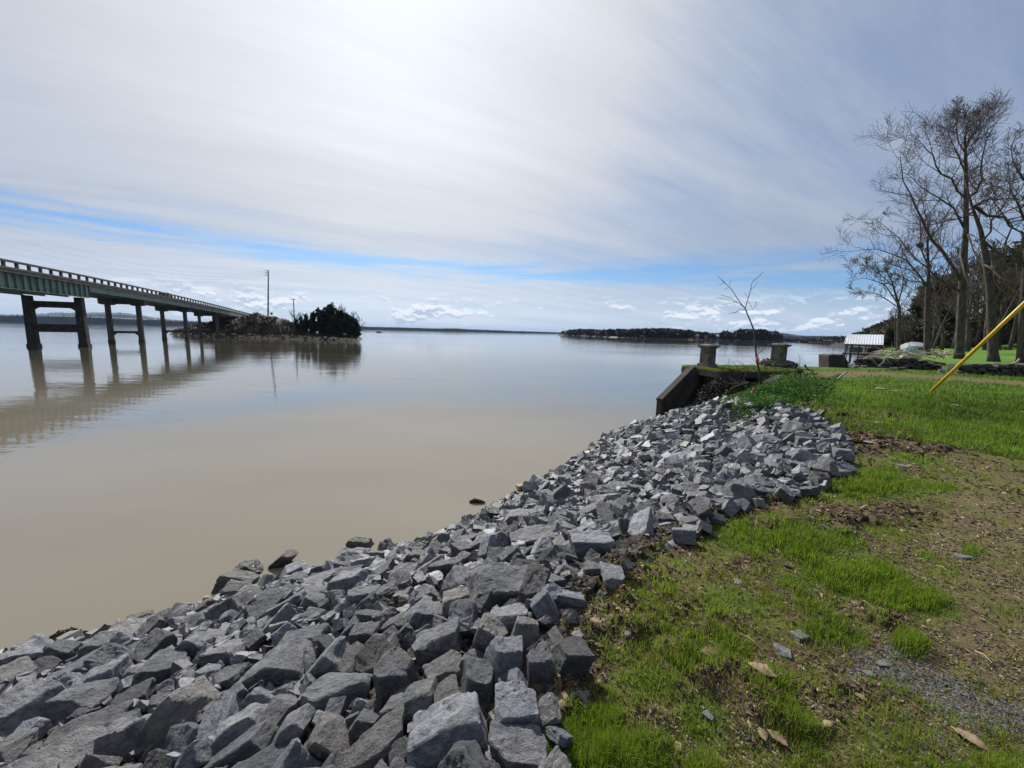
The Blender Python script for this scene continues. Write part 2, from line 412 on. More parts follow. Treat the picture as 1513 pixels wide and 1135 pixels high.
def pell(cx, cy, x2, y2, x3, y3):
    """plan ellipse from a centre pixel and two axis-end pixels on the lawn"""
    c = at(cx, cy, BANK); a = at(x2, y2, BANK) - c; b = at(x3, y3, BANK) - c
    return c, np.linalg.inv(np.array([a, b]).T)
def ellmask(X, Y, ells, soft=.6, wob=.85):
    m = np.zeros_like(X); wn = (fbm(X * 3.6, Y * 3.6, 3.3, 5) - .5) * 2 * wob + (fbm(X * 11, Y * 11, 5.3, 2) - .5) * .8 * wob
    for e in ells:
        c, Mi = e[:2]; k = e[2] if len(e) > 2 else 1
        u = Mi[0, 0] * (X - c[0]) + Mi[0, 1] * (Y - c[1]); v = Mi[1, 0] * (X - c[0]) + Mi[1, 1] * (Y - c[1])
        r = np.sqrt(u * u + v * v) + wn
        m = np.maximum(m, k * (1 - sstep(r, 1 - soft, 1 + soft)))
    return m
def E(cx, cy, rx, ry, k=1, dx=0):
    """axis-aligned blob in the photo -> plan ellipse"""
    c, Mi = pell(cx, cy, cx + rx, cy + dx, cx, cy - ry); return (c, Mi, k)
LUSH = [E(1255, 850, 75, 22, 1, 12), E(1340, 880, 75, 22, 1, 12), E(1290, 715, 95, 18), E(1180, 800, 70, 18, .8), E(870, 1085, 70, 45, .9), E(950, 1110, 60, 40, .7),
        E(1290, 700, 60, 14, .9), E(1100, 790, 60, 20, .6), E(960, 1000, 80, 40, .5), E(1080, 900, 70, 35, .45), E(1230, 930, 60, 25, .55), E(1340, 955, 35, 14, .8),
        E(1050, 960, 60, 30, .5), E(1330, 1010, 40, 22, .35), E(1180, 860, 50, 18, .5), E(900, 930, 40, 25, .5), E(1360, 672, 50, 8, .7),
        E(1170, 770, 60, 16, .6), E(1030, 1060, 60, 30, .45), E(1440, 813, 20, 7, .8), E(1370, 820, 20, 6, .6), E(1150, 1000, 60, 26, .4)]
CLOD = [E(900, 905, 55, 45, 1), E(860, 960, 40, 45, .9), E(850, 1010, 30, 30, .8), E(1000, 900, 50, 30, .5), E(960, 850, 60, 22, .9), E(940, 770, 50, 30, .9),
        E(1270, 645, 100, 16, 1), E(1240, 760, 70, 16, .8), E(1320, 750, 60, 16, .8), E(1150, 760, 40, 14, .8), E(1260, 905, 80, 22, .6), E(1100, 830, 30, 12, .6), E(1060, 920, 60, 18, .5),
        E(1380, 660, 90, 8, .8), E(1070, 1000, 80, 30, .55), E(1150, 1050, 80, 35, .6), E(960, 1060, 40, 25, .6), E(1350, 690, 25, 6, .6), E(1010, 960, 50, 18, .55),
        E(1210, 605, 30, 8, .9), E(1290, 615, 90, 6, .8), E(1200, 700, 40, 16, .7), E(1090, 740, 40, 12, .6), E(1000, 810, 50, 14, .6), E(1240, 1030, 60, 30, .6)]
GRAVEL = [E(1400, 1020, 60, 22, 1, 12), E(1290, 985, 45, 16, .9, 10), E(1470, 1050, 60, 22, .7), E(1330, 960, 30, 10, .6)]
DIRT = [(at(1470, 760, BANK), np.linalg.inv(np.array([at(1360, 760, BANK) - at(1470, 760, BANK), at(1470, 690, BANK) - at(1470, 760, BANK)]).T)),
        E(1480, 850, 110, 60, 1), E(1500, 640, 200, 14, .9), E(1400, 632, 160, 10, .8), E(1480, 960, 110, 50, 1), E(1500, 1090, 120, 50, .7), E(1400, 880, 20, 25, .5)]
def road_mask(X, Y):
    a = at(1120, 551, BANK); b = at(1300, 553, BANK); c = at(1513, 566, BANK); d = at(1750, 585, BANK)
    m = np.full(len(X), 1e9)
    for p, q in ((a, b), (b, c), (c, d)):
        e = q - p; t = np.clip(((X - p[0]) * e[0] + (Y - p[1]) * e[1]) / (e @ e), 0, 1)
        m = np.minimum(m, np.hypot(X - p[0] - e[0] * t, Y - p[1] - e[1] * t))
    return 1 - sstep(m + (fbm(X, Y, 5) - .5) * 1.4, .8, 1.8)

def land(X, Y, fine=True):
    X = np.asarray(X, float); Y = np.asarray(Y, float); P = np.stack([X, Y], 1)
    dT = poly_sd(P, T_POLY); dW = poly_sd(P, W_POLY)
    ins = dT < 0; slope = (~ins) & (dW < 0)
    tt = np.where(slope, dT / np.maximum(dT - dW, 1e-6), 0)
    prof = BANK * (1 - tt) + .10 * np.sin(tt * math.pi) * 1.0
    z = np.where(ins, BANK, np.where(slope, prof, -np.minimum(dW * .45, 3.0)))
    far = sstep(X + .2 * Y, 55, 130) * np.where(ins, 1, 0) * sstep(-dT, 6, 40)
    z = z + far * 5.0
    z = z - .45 * np.exp(-((X - 7.4) ** 2 + (Y - 15.2) ** 2) / 5.0) * (z > 0)
    z = z - np.where(ins, .05 * np.exp(-np.abs(dT) / .15), 0)
    r = np.hypot(X, Y)
    z = z + np.where(ins, (fbm(X * .22, Y * .22, 1.0, 3) - .5) * .22 * sstep(r, 1, 8), 0)
    if fine:
        near = 1 - sstep(r, 18, 40)
        cl = ellmask(X, Y, CLOD) ; lush = ellmask(X, Y, LUSH); drt = ellmask(X, Y, DIRT)
        k = np.where(ins, 1, 1 - sstep(dT, 0, 1.0) * .5)
        # lumpy soil: rounded clods rather than hills
        n1 = fbm(X * 7, Y * 7, 2.0, 3); n2 = fbm(X * 22, Y * 22, 8.0, 3)
        z = z + near * k * (cl * (np.maximum(n1 - .42, 0) * .22 + (n2 - .5) * .045) + (1 - drt * .6) * ((fbm(X * 2.3, Y * 2.3, 4.) - .5) * .07 + (n2 - .5) * .018))
        # sheltered hollow under the abutment slab
    return z
def land1(x, y): return float(land(np.array([x]), np.array([y]))[0])
def hit(px, py, tmax=60):
    """where the line of sight through a pixel meets the ground"""
    r = ray(px, py); ts = np.linspace(.8, tmax, 6000) if tmax > 30 else np.linspace(.6, tmax, 3000)
    X = r[0] * ts; Y = r[1] * ts; Z = H + r[2] * ts
    below = Z < np.maximum(land(X, Y, False), 0)
    i = int(np.argmax(below)) if below.any() else len(ts) - 1
    return np.array([X[i], Y[i], Z[i]]), ts[i]

# ---------------------------------------------------------------- ground sheet
def build_ground():
    rr = [0.25]
    while rr[-1] < 45: rr.append(rr[-1] * 1.0105 + .002)
    while rr[-1] < 9000: rr.append(rr[-1] * 1.06)
    rr = np.array(rr)
    th = np.concatenate([np.arange(-180, -75, 5.), np.arange(-75, 10, .7), np.arange(10, 66, .42), np.arange(66, 80, 1.), np.arange(80, 180, 5.)])
    th = np.radians(th); R_, A_ = np.meshgrid(rr, th, indexing='ij')
    X = (R_ * np.sin(A_)).ravel(); Y = (R_ * np.cos(A_)).ravel()
    Z = land(X, Y)
    nr, na = R_.shape; i = np.arange(nr - 1)[:, None]; j = np.arange(na)[None, :]; j2 = (j + 1) % na
    F = np.stack([i * na + j, i * na + j2, (i + 1) * na + j2, (i + 1) * na + j], -1).reshape(-1, 4)[:, ::-1]
    V = np.stack([X, Y, Z], 1)
    # centre cap
    V = np.concatenate([V, [[0, 0, float(Z[0])]]])
    X = V[:, 0]; Y = V[:, 1]
    P = V[:, :2]; dT = poly_sd(P, T_POLY)
    g = ellmask(X, Y, LUSH); cl = ellmask(X, Y, CLOD); gr = ellmask(X, Y, GRAVEL); dr = np.maximum(ellmask(X, Y, DIRT), road_mask(X, Y))
    bank = sstep(dT, -.05, .25)
    farlawn = sstep(np.hypot(X, Y), 9, 12) * (1 - road_mask(X, Y))
    g = np.maximum(g, farlawn * .9)
    me = np_mesh('ground', V, F, True, {'m1': np.stack([g, cl, dr], 1), 'm2': np.stack([gr, bank, farlawn], 1)})
    cap = MB()
    o = link('ground', me); tag(o, kind='structure')
    m, t, b = new_mat('bank_ground'); me.materials.append(m)
    a1 = t.new('ShaderNodeVertexColor'); a1.layer_name = 'm1'; a2 = t.new('ShaderNodeVertexColor'); a2.layer_name = 'm2'
    s1 = t.new('ShaderNodeSeparateColor'); t.l.new(a1.outputs[0], s1.inputs[0]); s2 = t.new('ShaderNodeSeparateColor'); t.l.new(a2.outputs[0], s2.inputs[0])
    G, CL, DR = s1.outputs[:3]; GR, BK, FL = s2.outputs[:3]
    geo = t.new('ShaderNodeNewGeometry'); p = geo.outputs['Position']
    nA = t.noise(p, 3.0, 6, .65); nB = t.noise(p, 22, 6, .7); nC = t.noise(p, 80, 4, .7); nD = t.noise(p, .9, 4, .6)
    soil = t.mix(t.ss(nB, .35, .65), (.045, .029, .018), (.135, .090, .054))
    soil = t.mix(t.math('MULTIPLY', t.ss(nC, .52, .66), .6), soil, (.27, .20, .125))
    dirt = t.mix(t.ss(nB, .3, .7), (.095, .068, .036), (.185, .138, .076))
    dirt = t.mix(t.math('MULTIPLY', t.ss(nC, .56, .68), .7), dirt, (.27, .215, .14))
    dirt = t.mix(t.math('MULTIPLY', t.ss(nA, .46, .62), .65), dirt, (.10, .105, .030))
    moss = t.mix(t.ss(nB, .35, .65), (.055, .065, .014), (.125, .145, .026))
    moss = t.mix(t.math('MULTIPLY', t.ss(nC, .5, .62), .5), moss, (.19, .15, .08))
    lush = t.mix(t.ss(nB, .35, .65), (.045, .080, .012), (.095, .150, .022))
    lp = t.new('ShaderNodeSeparateXYZ'); t.l.new(p, lp.inputs[0]); lush = t.mix(t.ss(lp.outputs[1], 24, 34), lush, (.105, .20, .028))  # far lawn colour lightened, partly to offset the shade of the trees
    col = t.mix(t.ss(t.math('ADD', t.math('MULTIPLY', nA, .6), t.math('MULTIPLY', nD, .4)), .40, .52), soil, moss)
    col = t.mix(DR, col, dirt)
    col = t.mix(t.ss(t.math('MULTIPLY', G, t.math('ADD', .6, nB)), .30, .55), col, lush)
    col = t.mix(t.ss(t.math('MULTIPLY', CL, t.math('ADD', .5, nA)), .30, .5), col, soil)
    vo = t.new('ShaderNodeTexVoronoi'); vo.inputs['Scale'].default_value = 55; t.l.new(p, vo.inputs['Vector'])
    grv = t.mix(t.ss(vo.outputs['Color'], .2, .8), (.055, .050, .045), (.13, .125, .118))
    col = t.mix(t.ss(t.math('MULTIPLY', GR, t.math('ADD', .3, nA)), .48, .80), col, grv)
    bk = t.mix(t.ss(nB, .35, .68), (.020, .020, .021), (.070, .067, .065))
    bk = t.mix(t.ss(nA, .56, .70), bk, (.13, .095, .06))
    col = t.mix(BK, col, bk)
    t.l.new(col, b.inputs['Base Color']); b.inputs['Roughness'].default_value = .95; b.inputs['Specular IOR Level'].default_value = .15
    bp = t.new('ShaderNodeBump'); bp.inputs['Strength'].default_value = .9; bp.inputs['Distance'].default_value = .02
    t.l.new(t.math('ADD', nB, t.math('MULTIPLY', nC, .6)), bp.inputs['Height']); t.l.new(bp.outputs[0], b.inputs['Normal'])
    return o
build_ground()

# ---------------------------------------------------------------- water
def build_water():
    S = 9000
    mb = MB(); mb.add([(-S, -400, 0), (S, -400, 0), (S, S * 1.6, 0), (-S, S * 1.6, 0)], [(0, 1, 2, 3)])
    m, t, b = new_mat('muddy_lake_water')
    g = t.new('ShaderNodeNewGeometry'); p = g.outputs['Position']
    n = t.noise(t.scalev(p, (.05, .12, 1)), 1, 4, .55)
    wcol = t.mix(t.ss(n, .35, .65), (.185, .162, .121), (.215, .190, .146))
    # the silt plume hugs the bank, open water colour lowered so reflections read darker
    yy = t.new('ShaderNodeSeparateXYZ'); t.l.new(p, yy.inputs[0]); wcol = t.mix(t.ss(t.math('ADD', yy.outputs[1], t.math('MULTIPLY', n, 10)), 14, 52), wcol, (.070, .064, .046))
    patch = t.ss(t.noise(t.scalev(p, (.012, .035, 1)), 1, 3, .6), .40, .62)
    t.l.new(t.math('ADD', .022, t.math('MULTIPLY', patch, .03)), b.inputs['Roughness']); rgh = b.inputs['Roughness'].links[0].from_socket
    w1 = t.noise(t.scalev(p, (.55, 1.6, 1), rot=(0, 0, .10)), 1.0, 3, .55, .3)
    w2 = t.noise(t.scalev(p, (2.2, 6.5, 1), rot=(0, 0, -.15)), 1.0, 3, .6, .4)
    w3 = t.noise(t.scalev(p, (.10, .30, 1), rot=(0, 0, .2)), 1.0, 2, .5)
    hh = t.math('ADD', t.math('MULTIPLY', w1, .0085), t.math('MULTIPLY', w3, .018))
    hh = t.math('ADD', hh, t.math('MULTIPLY', t.math('MULTIPLY', w2, .0052), t.math('ADD', .15, patch)))
    bp = t.new('ShaderNodeBump'); bp.inputs['Strength'].default_value = 1.0; bp.inputs['Distance'].default_value = 1.0
    t.l.new(hh, bp.inputs['Height'])
    # turbid water: silt scatters what passes the surface, the surface mirrors the rest
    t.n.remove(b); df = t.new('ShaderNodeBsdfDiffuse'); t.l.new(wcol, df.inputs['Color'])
    gl = t.new('ShaderNodeBsdfGlossy'); gl.inputs['Color'].default_value = (1, 1, 1, 1); t.l.new(rgh, gl.inputs['Roughness']); t.l.new(bp.outputs[0], gl.inputs['Normal'])
    fr = t.new('ShaderNodeFresnel'); fr.inputs['IOR'].default_value = 1.42; t.l.new(bp.outputs[0], fr.inputs['Normal'])
    fr2 = t.new('ShaderNodeFresnel'); fr2.inputs['IOR'].default_value = 1.42
    mx = t.new('ShaderNodeMixShader'); t.l.new(t.math('ADD', t.math('MULTIPLY', fr.outputs[0], .5), t.math('MULTIPLY', fr2.outputs[0], .5)), mx.inputs[0]); t.l.new(df.outputs[0], mx.inputs[1]); t.l.new(gl.outputs[0], mx.inputs[2])
    t.l.new(mx.outputs[0], t.n['Material Output'].inputs[0])
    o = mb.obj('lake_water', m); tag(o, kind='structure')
build_water()

# ---------------------------------------------------------------- bridge
def build_bridge():
    d3 = ray(505, hory(505)); d = np.array([d3[0], d3[1]]); d /= np.linalg.norm(d); d = np.array([d[0], d[1], 0.])
    n = np.array([d[1], -d[0], 0.])                       # towards the camera side
    up = np.array([0, 0, 1.])
    p2 = at(188, 506, 0); O = np.array([p2[0], p2[1], 0.])
    HW = 4.1
    def s_of(px, py, off):
        r = ray(px, py); P0 = O + n * off; t = np.dot(P0, n) / np.dot(r, n)
        q = r * t; return np.dot(q - O, d), H + q[2]
    rail = [(0, 381), (33, 387.5), (66, 394), (132, 409.5), (198, 423), (245, 431.5), (297, 444.6), (344, 457), (372, 464)]
    S_, Z_ = zip(*[s_of(x, y, HW) for x, y in rail])
    co = np.polyfit(S_, Z_, 3); smin = min(S_)
    slope0 = np.polyval(np.polyder(co), smin)
    def zt(s):
        if s >= smin: return float(np.polyval(co, min(s, max(S_) + 3)))
        return float(np.polyval(co, smin) + slope0 * (s - smin) * .8 )
    def pt(s, off, dz): return O + d * s + n * off + up * (zt(s) + dz)
    spans = [0]
    def s_at(px): return s_of(px, 490, 0)[0]
    pier_s = [s_at(86), 0.0, s_at(259), s_at(309)]
    s_ab = s_at(333); s0 = pier_s[0] - 95; s_end = s_at(374)
    root = empty('road_bridge', O, 'long road bridge on concrete piers with pale green steel girders crossing to the island', 'bridge')
    def sweep(prof, sa, sb, step=4.0):
        mb = MB(); ss = np.linspace(sa, sb, max(2, int((sb - sa) / step) + 1)); k = len(prof); b0 = 0
        for s in ss: mb.v += [tuple(pt(s, a, c)) for a, c in prof]
        for i in range(len(ss) - 1):
            for j in range(k):
                a = i * k + j; c = i * k + (j + 1) % k; mb.f.append((a, c, c + k, a + k))
        mb.f.append(tuple(range(k))[::-1]); mb.f.append(tuple((len(ss) - 1) * k + j for j in range(k))); return mb
    def rect(a0, a1, c0, c1): return [(a0, c0), (a1, c0), (a1, c1), (a0, c1)]
    # zt is the top of the rail; the road is about 1.05 below
    sweep(rect(-HW + .02, HW - .02, -1.50, -1.10), s0, s_end + 20).obj('deck_slab', M['deck_concrete'], root)
    sweep(rect(-HW + .5, HW - .5, -1.098, -1.06), s0, s_end + 20).obj('road_surface', M['asphalt'], root)
    for sgn in (1, -1):
        a, b = sorted((sgn * (HW - .35), sgn * (HW + .02)))
        sweep(rect(a, b, -.24, 0), s0, s_end).obj('parapet_rail', M['deck_concrete'], root)
        sweep(rect(a, b, -1.097, -.84), s0, s_end).obj('kerb', M['deck_concrete'], root)
        mb = MB(); mb.box((0, 0, 0), (.30, .24, .598)); pm = mb.mesh('parapet_post'); pm.materials.append(M['deck_concrete'])
        s = s0 + 1
        while s < s_end:
            o = link('parapet_post', pm, None, root); o.matrix_basis = Matrix.Translation(Vector(pt(s, sgn * (HW - .165), -.54))) @ Matrix.Rotation(math.atan2(d[1], d[0]), 4, 'Z'); s += 2.05
    # steel girders: shallow on the approach spans, deep from the first big pier leftwards
    sp = pier_s[0] + 1.2
    for k, off in enumerate((HW - .45, 1.3, -1.3, -HW + .45)):
        g = sweep(rect(off - .05, off + .05, -2.35, -1.505), sp, s_end + 3).obj('steel_girder', M['green_steel'], root)
        sweep(rect(off - .2, off + .2, -2.42, -2.355), sp, s_end + 3).obj('bottom_flange', M['green_steel'], g)
        g = sweep(rect(off - .05, off + .05, -3.35, -1.505), s0, sp - .5).obj('deep_steel_girder', M['green_steel'], root)
        sweep(rect(off - .25, off + .25, -3.43, -3.355), s0, sp - .5).obj('bottom_flange', M['green_steel'], g)
        if k == 0:
            mb = MB(); mb.box((0, 0, 0), (.05, .22, 1.835)); sm = mb.mesh('stiffener'); sm.materials.append(M['green_steel'])
            s = sp - 1.5
            while s > sp - 60:
                o = link('stiffener', sm, None, g); o.matrix_parent_inverse = Matrix(); o.parent = root
                o.matrix_parent_inverse = Matrix.Translation(root.location).inverted()
                o.matrix_basis = Matrix.Translation(Vector(pt(s, off + .165, -2.43))) @ Matrix.Rotation(math.atan2(d[1], d[0]), 4, 'Z'); s -= 1.28
    A = [n, d, up]
    # big first pier
    def pier_big(s):
        p = empty('bridge_pier', O + d * s, 'massive dark two-column bridge pier with two crossbeams, nearest on the left', 'bridge pier')
        top = zt(s) - 3.45
        for sg in (1, -1):
            c = O + d * s + n * sg * 2.85
            mb = MB(); w = .54; w2 = .44
            lo = [c + n * a * w + d * b * .52 + up * -3 for a, b in ((-1, -1), (1, -1), (1, 1), (-1, 1))]
            hi = [c + n * a * w2 + d * b * .46 + up * top for a, b in ((-1, -1), (1, -1), (1, 1), (-1, 1))]
            mb.add(lo + hi, [(0, 3, 2, 1), (4, 5, 6, 7), (0, 1, 5, 4), (1, 2, 6, 5), (2, 3, 7, 6), (3, 0, 4, 7)])
            mb.obj('column', M['concrete_dark'], p, bevel=.06)
            mb = MB(); mb.box(c + up * .20, (1.16, 1.12, .5), A); mb.obj('wet_band', M['pier_wet'], p)
        zt1 = top - .75; q = O + d * s
        prof = [(-2.6, 0), (2.6, 0), (2.6, -1.45), (1.9, -.95), (-1.9, -.95), (-2.6, -1.45)]
        mb = MB(); mb.prism([q - d * .5 + n * a + up * (zt1 + b) for a, b in prof], d * 1.0); mb.obj('crossbeam', M['concrete_dark'], p, bevel=.03)
        mb = MB(); mb.box(q + up * (2.9), (4.8, .9, 1.25), A); mb.obj('strut', M['concrete_dark'], p, bevel=.03)
    def pier(s, label, strut=True):
        p = empty('bridge_pier', O + d * s, label, 'bridge pier'); top = zt(s) - 2.43; q = O + d * s
        prof = [(-3.55, 0), (3.55, 0), (3.55, -1.0), (3.0, -1.15), (1.6, -1.2), (1.1, -.95), (-1.1, -.95), (-1.6, -1.2), (-3.0, -1.15), (-3.55, -1.0)]
        mb = MB(); mb.prism([q - d * .55 + n * a + up * (top + b) for a, b in prof], d * 1.1); mb.obj('pier_cap', M['concrete_pier'], p, bevel=.03)
        for sg in (1, -1):
            c = q + n * sg * 2.35
            mb = MB(); w = .40
            lo = [c + n * a * .42 + d * b * .36 + up * -3 for a, b in ((-1, -1), (1, -1), (1, 1), (-1, 1))]
            hi = [c + n * a * w * .9 + d * b * .33 + up * (top - 1.1) for a, b in ((-1, -1), (1, -1), (1, 1), (-1, 1))]
            mb.add(lo + hi, [(0, 3, 2, 1), (4, 5, 6, 7), (0, 1, 5, 4), (1, 2, 6, 5), (2, 3, 7, 6), (3, 0, 4, 7)])
            mb.obj('column', M['concrete_pier'], p, bevel=.04)
            mb = MB(); mb.box(c + up * .15, (.88, .76, .7), A); mb.obj('wet_band', M['pier_wet'], p)
        if strut:
            zz = 2.35; prof = [(-1.84, 0), (1.84, 0), (1.84, -.85), (1.5, -.5), (-1.5, -.5), (-1.84, -.85)]
            mb = MB(); mb.prism([q - d * .35 + n * a + up * (zz + b) for a, b in prof], d * .7); mb.obj('strut', M['concrete_pier'], p)
    pier_big(pier_s[0]); 
    pier(pier_s[1], 'pale concrete bridge pier with hammerhead cap and low strut, second from the left')
    pier(pier_s[2], 'slender concrete bridge pier in open water, third from the left')
    pier(pier_s[3], 'short concrete bridge pier beside the island bank, farthest in the water', False)
    # abutment
    q = O + d * (s_ab + 2); mb = MB(); mb.box(q + up * ((zt(s_ab) - 2.45) / 2 - .5), (8.2, 1.3, zt(s_ab) - 2.45 + 1), A)
    mb.obj('abutment', M['concrete_dark'], root)
    # car
    s, z = s_of(243, 432, 1.5); s = s_of(243, 433, 1.6)[0]
    c = empty('car', pt(s, 1.7, -1.06), 'small dark car driving over the bridge towards the island', 'car')
    z0 = zt(s) - 1.06; cc = O + d * s + n * 1.7 + up * z0
    def P3(a, b, h): return cc + d * a + n * b + up * h
    body = [(-2.1, .35), (2.1, .35), (2.15, .75), (1.9, .95), (1.0, 1.0), (-1.9, 1.02), (-2.15, .8)]
    mb = MB(); mb.prism([P3(a, -.85, h) for a, h in body], n * 1.7); mb.obj('body', M['car_paint'], c, bevel=.05)
    cab = [(-1.6, 1.0), (1.0, 1.0), (.35, 1.52), (-1.1, 1.55)]
    mb = MB(); mb.prism([P3(a, -.78, h) for a, h in cab], n * 1.56); mb.obj('window', M['glass'], c)
    mb = MB(); mb.box(P3(-.4, 0, 1.56), (1.5, 1.5, .05), [d, n, up]); mb.obj('roof', M['car_paint'], c)
    for a in (-1.35, 1.35):
        for b in (-.8, .8):
            mb = MB(); mb.tube([P3(a, b - .11, .33), P3(a, b + .11, .33)], .33, 14); mb.obj('wheel', M['rubber'], c)
    return dict(O=O, d=d, n=n, zt=zt, s_ab=s_ab, s_end=s_end, pt=pt)
BR = build_bridge()

# ---------------------------------------------------------------- foliage clouds / trees
def leaf_cloud(centres, radii, n, size, seed=0, flat=1.0, shell=.55):
    """n small triangles spread through a union of ellipsoids"""
    r = np.random.default_rng(seed); centres = np.asarray(centres, float); radii = np.asarray(radii, float)
    wgt = radii[:, 0] * radii[:, 1]; idx = r.choice(len(centres), n, p=wgt / wgt.sum())
    u = r.normal(size=(n, 3)); u /= np.linalg.norm(u, axis=1)[:, None]
    rad = shell + (1 - shell) * r.random(n) ** .6; rad *= 1 + .22 * (r.random(n) - .5)
    c = centres[idx] + u * rad[:, None] * radii[idx]
    a = r.normal(size=(n, 3)); a /= np.linalg.norm(a, axis=1)[:, None]; b = np.cross(a, r.normal(size=(n, 3))); b /= np.linalg.norm(b, axis=1)[:, None]
    s = (size * (.5 + r.random(n)))[:, None]
    a[:, 2] *= flat
    V = np.stack([c + a * s, c - a * s * .5 + b * s * .8, c - a * s * .5 - b * s * .8], 1).reshape(-1, 3)
    return V, np.arange(3 * n).reshape(-1, 3)

def grow(mb, p, d, L, r, lvl, rnd, twig_r, up=.12, spread=.75, dens=1.0):
    """one limb with its side branches"""
    nseg = 5 if lvl > 1 else (4 if lvl == 1 else 3); pts = [p]; dd = d / np.linalg.norm(d)
    for i in range(nseg):
        dd = dd + np.array([rnd.gauss(0, .11), rnd.gauss(0, .11), rnd.gauss(0, .09) + up * .5]); dd /= np.linalg.norm(dd)
        pts.append(pts[-1] + dd * L / nseg)
    rr = [max(twig_r, r * (1 - .78 * i / nseg)) for i in range(nseg + 1)]
    mb.tube(pts, rr, 5 if lvl > 2 else (4 if lvl == 2 else 3), cap=False)
    if lvl <= 0: return
    sprout(mb, pts, rr, L, lvl, rnd, twig_r, up, spread, dens, .25)
def sprout(mb, pts, rr, L, lvl, rnd, twig_r, up, spread, dens, start):
    n = max(2, int(round({1: 6, 2: 8, 3: 9, 4: 10}[lvl] * dens))); N = len(pts) - 1
    for k in range(n):
        f = start + (1 - start) * (k + rnd.random()) / n; x = f * N; i = min(int(x), N - 1); w_ = x - i
        q = pts[i] * (1 - w_) + pts[i + 1] * w_; t = pts[i + 1] - pts[i]; t = t / np.linalg.norm(t)
        v = np.array([rnd.gauss(0, 1), rnd.gauss(0, 1), rnd.gauss(0, .7)]); v -= t * np.dot(v, t); v /= np.linalg.norm(v)
        dd = t * (1 - spread * .45) + v * spread; dd[2] += up
        grow(mb, q, dd, L * (.62 - .22 * f) * (.7 + .6 * rnd.random()), rr[i] * .55, lvl - 1, rnd, twig_r, up, spread, dens)

def pix_tree(name, Y, trunk, limbs, r0, label, seed, scale=3.067, off=(1230, 130), bark='bark', broken=(), twig=.010, lv=3, dens=1.0, group=None):
    """tree whose main limbs follow the photograph, set at distance Y with its limbs spread in depth"""
    rnd = random.Random(seed)
    def q(p, dy=0): return atY(off[0] + p[0] / scale, off[1] + p[1] / scale, Y + dy)
    T = [q(p) for p in trunk]; b = T[0].copy(); gz = land1(b[0], b[1]); T[0][2] = gz - .4
    root = empty(name, (b[0], b[1], gz), label, 'tree', group)
    rr = [r0 * 1.35] + [max(.04, r0 * (1 - .92 * i / (len(T) - 1))) for i in range(1, len(T))]
    mb = MB(); 
    # flare and slight wander
    TT = [T[0], T[0] * .85 + T[1] * .15] + T[1:]; RR = [r0 * 1.5, r0 * 1.05] + rr[1:]
    mb.tube(TT, RR, 12); mb.obj('trunk', M[bark], root, smooth=True)
    cb = MB()
    for li, (r1, pl) in enumerate(limbs):
        sgn = rnd.choice((-1, 1)); dep = rnd.uniform(.6, 4.0) * sgn
        P = [q(p, dep * (i / (len(pl) - 1)) ** 1.1) for i, p in enumerate(pl)]
        # resample with small kinks
        Q = [P[0]]
        for a, c in zip(P[:-1], P[1:]):
            for f in (.5, 1): Q.append(a * (1 - f) + c * f + np.array([rnd.gauss(0, .10), rnd.gauss(0, .1), rnd.gauss(0, .10)]))
        L = sum(np.linalg.norm(Q[i + 1] - Q[i]) for i in range(len(Q) - 1)); R1 = [max(twig, r1 * .66 * (1 - .88 * i / (len(Q) - 1))) for i in range(len(Q))]
        lb = MB(); lb.tube(Q, [q_ * .92 for q_ in R1], 7); lb.obj('limb', M[bark], root, smooth=True)
        sprout(cb, Q, R1, L * .52, lv, rnd, twig, .15, .8, dens, .15)
    sprout(cb, T[len(T) // 2:], [x * .6 for x in rr[len(T) // 2:]], np.linalg.norm(T[-1] - T[0]) * .19, lv, rnd, twig, .12, .8, dens * 1.3, .1)
    cb.obj('crown', M['twig'] if bark == 'bark' else M[bark], root)
    for pl in broken:
        bb = MB(); bb.tube([q(p, -1.0) for p in pl], np.linspace(.075, .03, len(pl)), 6); bb.obj('broken_limb', M['pale_wood'], root, smooth=True).__setitem__('label', 'pale barkless limb snapped and hanging down')
    return root

